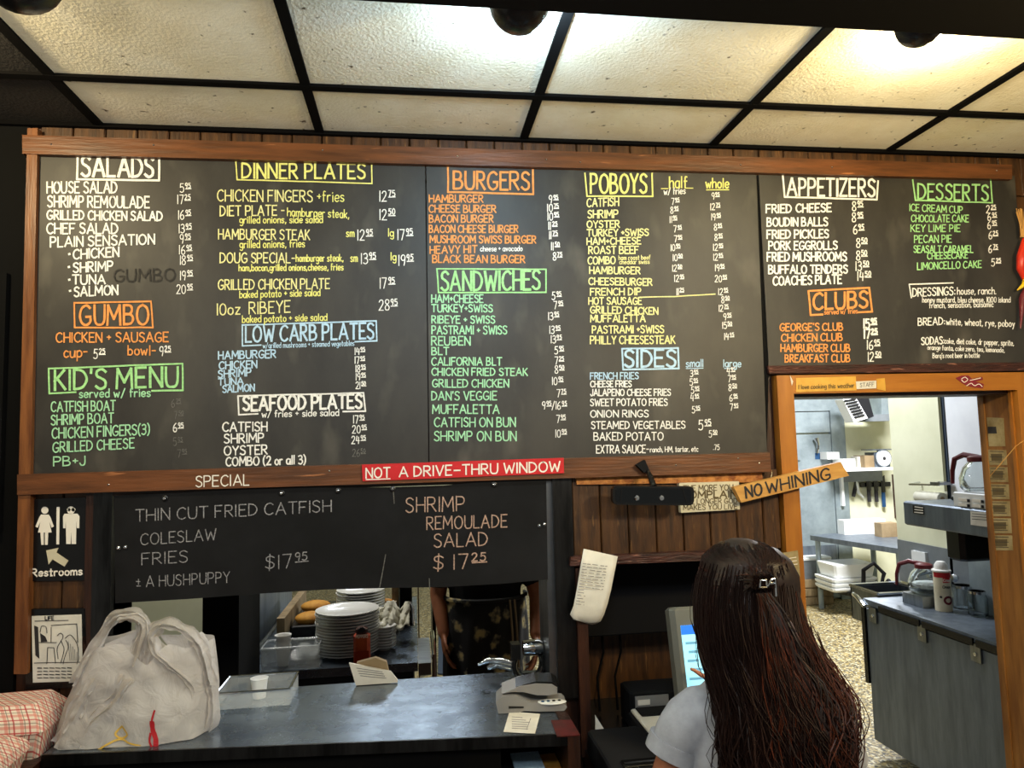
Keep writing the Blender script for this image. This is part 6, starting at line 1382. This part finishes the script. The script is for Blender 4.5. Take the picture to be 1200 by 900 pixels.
# ---- the cook behind the pass window
kx, ky = .325, 1.38
co = thing('person', (kx, ky, 0), 'cook in black top and dark floral apron standing behind the pass window', 'person')
bdy = MB()
torso(bdy, kx, ky, 1, [(.82, .10, .09, 0), (.87, .165, .12, 0), (.96, .175, .125, 0), (1.08, .155, .11, 0), (1.2, .165, .115, 0), (1.32, .18, .11, 0), (1.40, .175, .09, 0), (1.44, .13, .07, 0), (1.48, .06, .055, 0), (1.56, .055, .055, -.01)])
HC2 = Vector((kx, ky-.01, 1.625)); RB = Matrix.Rotation(pi, 3, 'Z'); head_mb(bdy, HC2, RB)
SL, EL, WL = (kx-.185, ky, 1.38), (kx-.225, ky+.01, 1.09), (kx-.205, ky-.07, .93)
SR, ER, WR2 = (kx+.185, ky, 1.38), (kx+.245, ky-.06, 1.07), (kx+.215, ky-.16, .92)
limb(bdy, [SL, EL], [.055, .040]); limb(bdy, [EL, WL], [.040, .028]); limb(bdy, [SR, ER], [.055, .042]); limb(bdy, [ER, WR2], [.042, .029])
hand(bdy, WL, (.05, -.25, -1), (-1, 0, 0), (.25, .3, .35, .4), thumb=-1); hand(bdy, WR2, (-.05, -.25, -1), (1, 0, 0), (.25, .3, .35, .4), thumb=1)
for sx in (-1, 1): limb(bdy, [(kx+sx*.09, ky, .88), (kx+sx*.095, ky, .47), (kx+sx*.095, ky+.02, .09)], [.09, .058, .04])
for sx in (-1, 1): limb(bdy, [(kx+sx*.095, ky+.03, .035), (kx+sx*.105, ky-.13, .028)], [.036, .028])
body2 = bdy.build('body', 'skin_dark', co); remesh(body2, .0065, 4); face_parts(co, HC2, RB)
sh = MB(); sh.loft([ering((kx, ky), rx, ry, z) for z, rx, ry in ((.95, .188, .138), (1.08, .172, .125), (1.2, .178, .128), (1.32, .192, .122), (1.41, .186, .102), (1.455, .14, .082), (1.485, .08, .068))])
limb(sh, [(kx-.15, ky, 1.395), (kx-.185, ky, 1.378), (kx-.207, ky, 1.28), (kx-.216, ky, 1.17)], [.070, .072, .066, .058]); limb(sh, [(kx+.15, ky, 1.395), (kx+.185, ky, 1.378), (kx+.215, ky-.02, 1.27), (kx+.225, ky-.04, 1.16)], [.070, .072, .066, .060])
sh = sh.build('shirt', 'softblack', co); remesh(sh, .008, 4)
jm = MB().loft([ering((kx, ky), .18, .13, .86), ering((kx, ky), .184, .134, .98)])
for sx in (-1, 1): limb(jm, [(kx+sx*.09, ky, .88), (kx+sx*.095, ky, .47), (kx+sx*.095, ky+.02, .12)], [.10, .072, .06])
jm = jm.build('trousers', 'softblack', co); remesh(jm, .010, 3)
for sx in (-1, 1): MB().loft([ering((kx+sx*.10, ky-.05), .045, .13, 0.001), ering((kx+sx*.10, ky-.05), .048, .135, .02), ering((kx+sx*.098, ky-.03), .042, .10, .06), ering((kx+sx*.095, ky+.02), .038, .05, .09)]).build('shoe', 'black', co, smooth=True)
# apron: a curved cloth in front of hips and thighs
ap = []; nn = 26; mm = 22
for j in range(mm+1):
    z = 1.085-.60*j/mm
    for i in range(nn+1):
        a = radians(-188+196*i/nn); fl = 1+.10*j/mm; fold = .008*sin(i*1.35+j*.15)*min(1, j/5)
        ap.append(((kx+(.192*fl+fold)*cos(a)), ky+(.150*fl+fold)*sin(a), z))
o = MB().add(ap, [(j*(nn+1)+i, j*(nn+1)+i+1, (j+1)*(nn+1)+i+1, (j+1)*(nn+1)+i) for j in range(mm) for i in range(nn)]).build('apron', 'floral', co, smooth=True)
sm = o.modifiers.new('t', 'SOLIDIFY'); sm.thickness = .003
MB().tube([(kx+.196*cos(radians(-188+196*i/24)), ky+.154*sin(radians(-188+196*i/24)), 1.08) for i in range(25)], .010, 6).build('apron_band', 'floral', co, smooth=True)
for dx, ln_ in ((0, .30), (.022, .32)): MB().tube([(kx+.10+dx, ky-.145, 1.08), (kx+.105+dx, ky-.165, .95), (kx+.11+dx, ky-.17, 1.08-ln_)], .0045, 6, flat=.6).build('apron_string', 'wood_pale', co, smooth=True)
hr = MB().loft([ering((kx, ky+.02-(.028 if z > 1.67 else 0)), rx, ry, z, p=2) for z, rx, ry in ((1.50, .05, .03), (1.54, .075, .06), (1.62, .084, .085), (1.665, .084, .09), (1.69, .082, .104), (1.72, .068, .088), (1.748, .03, .045))]).build('hair', 'hair_dark', co, smooth=True)
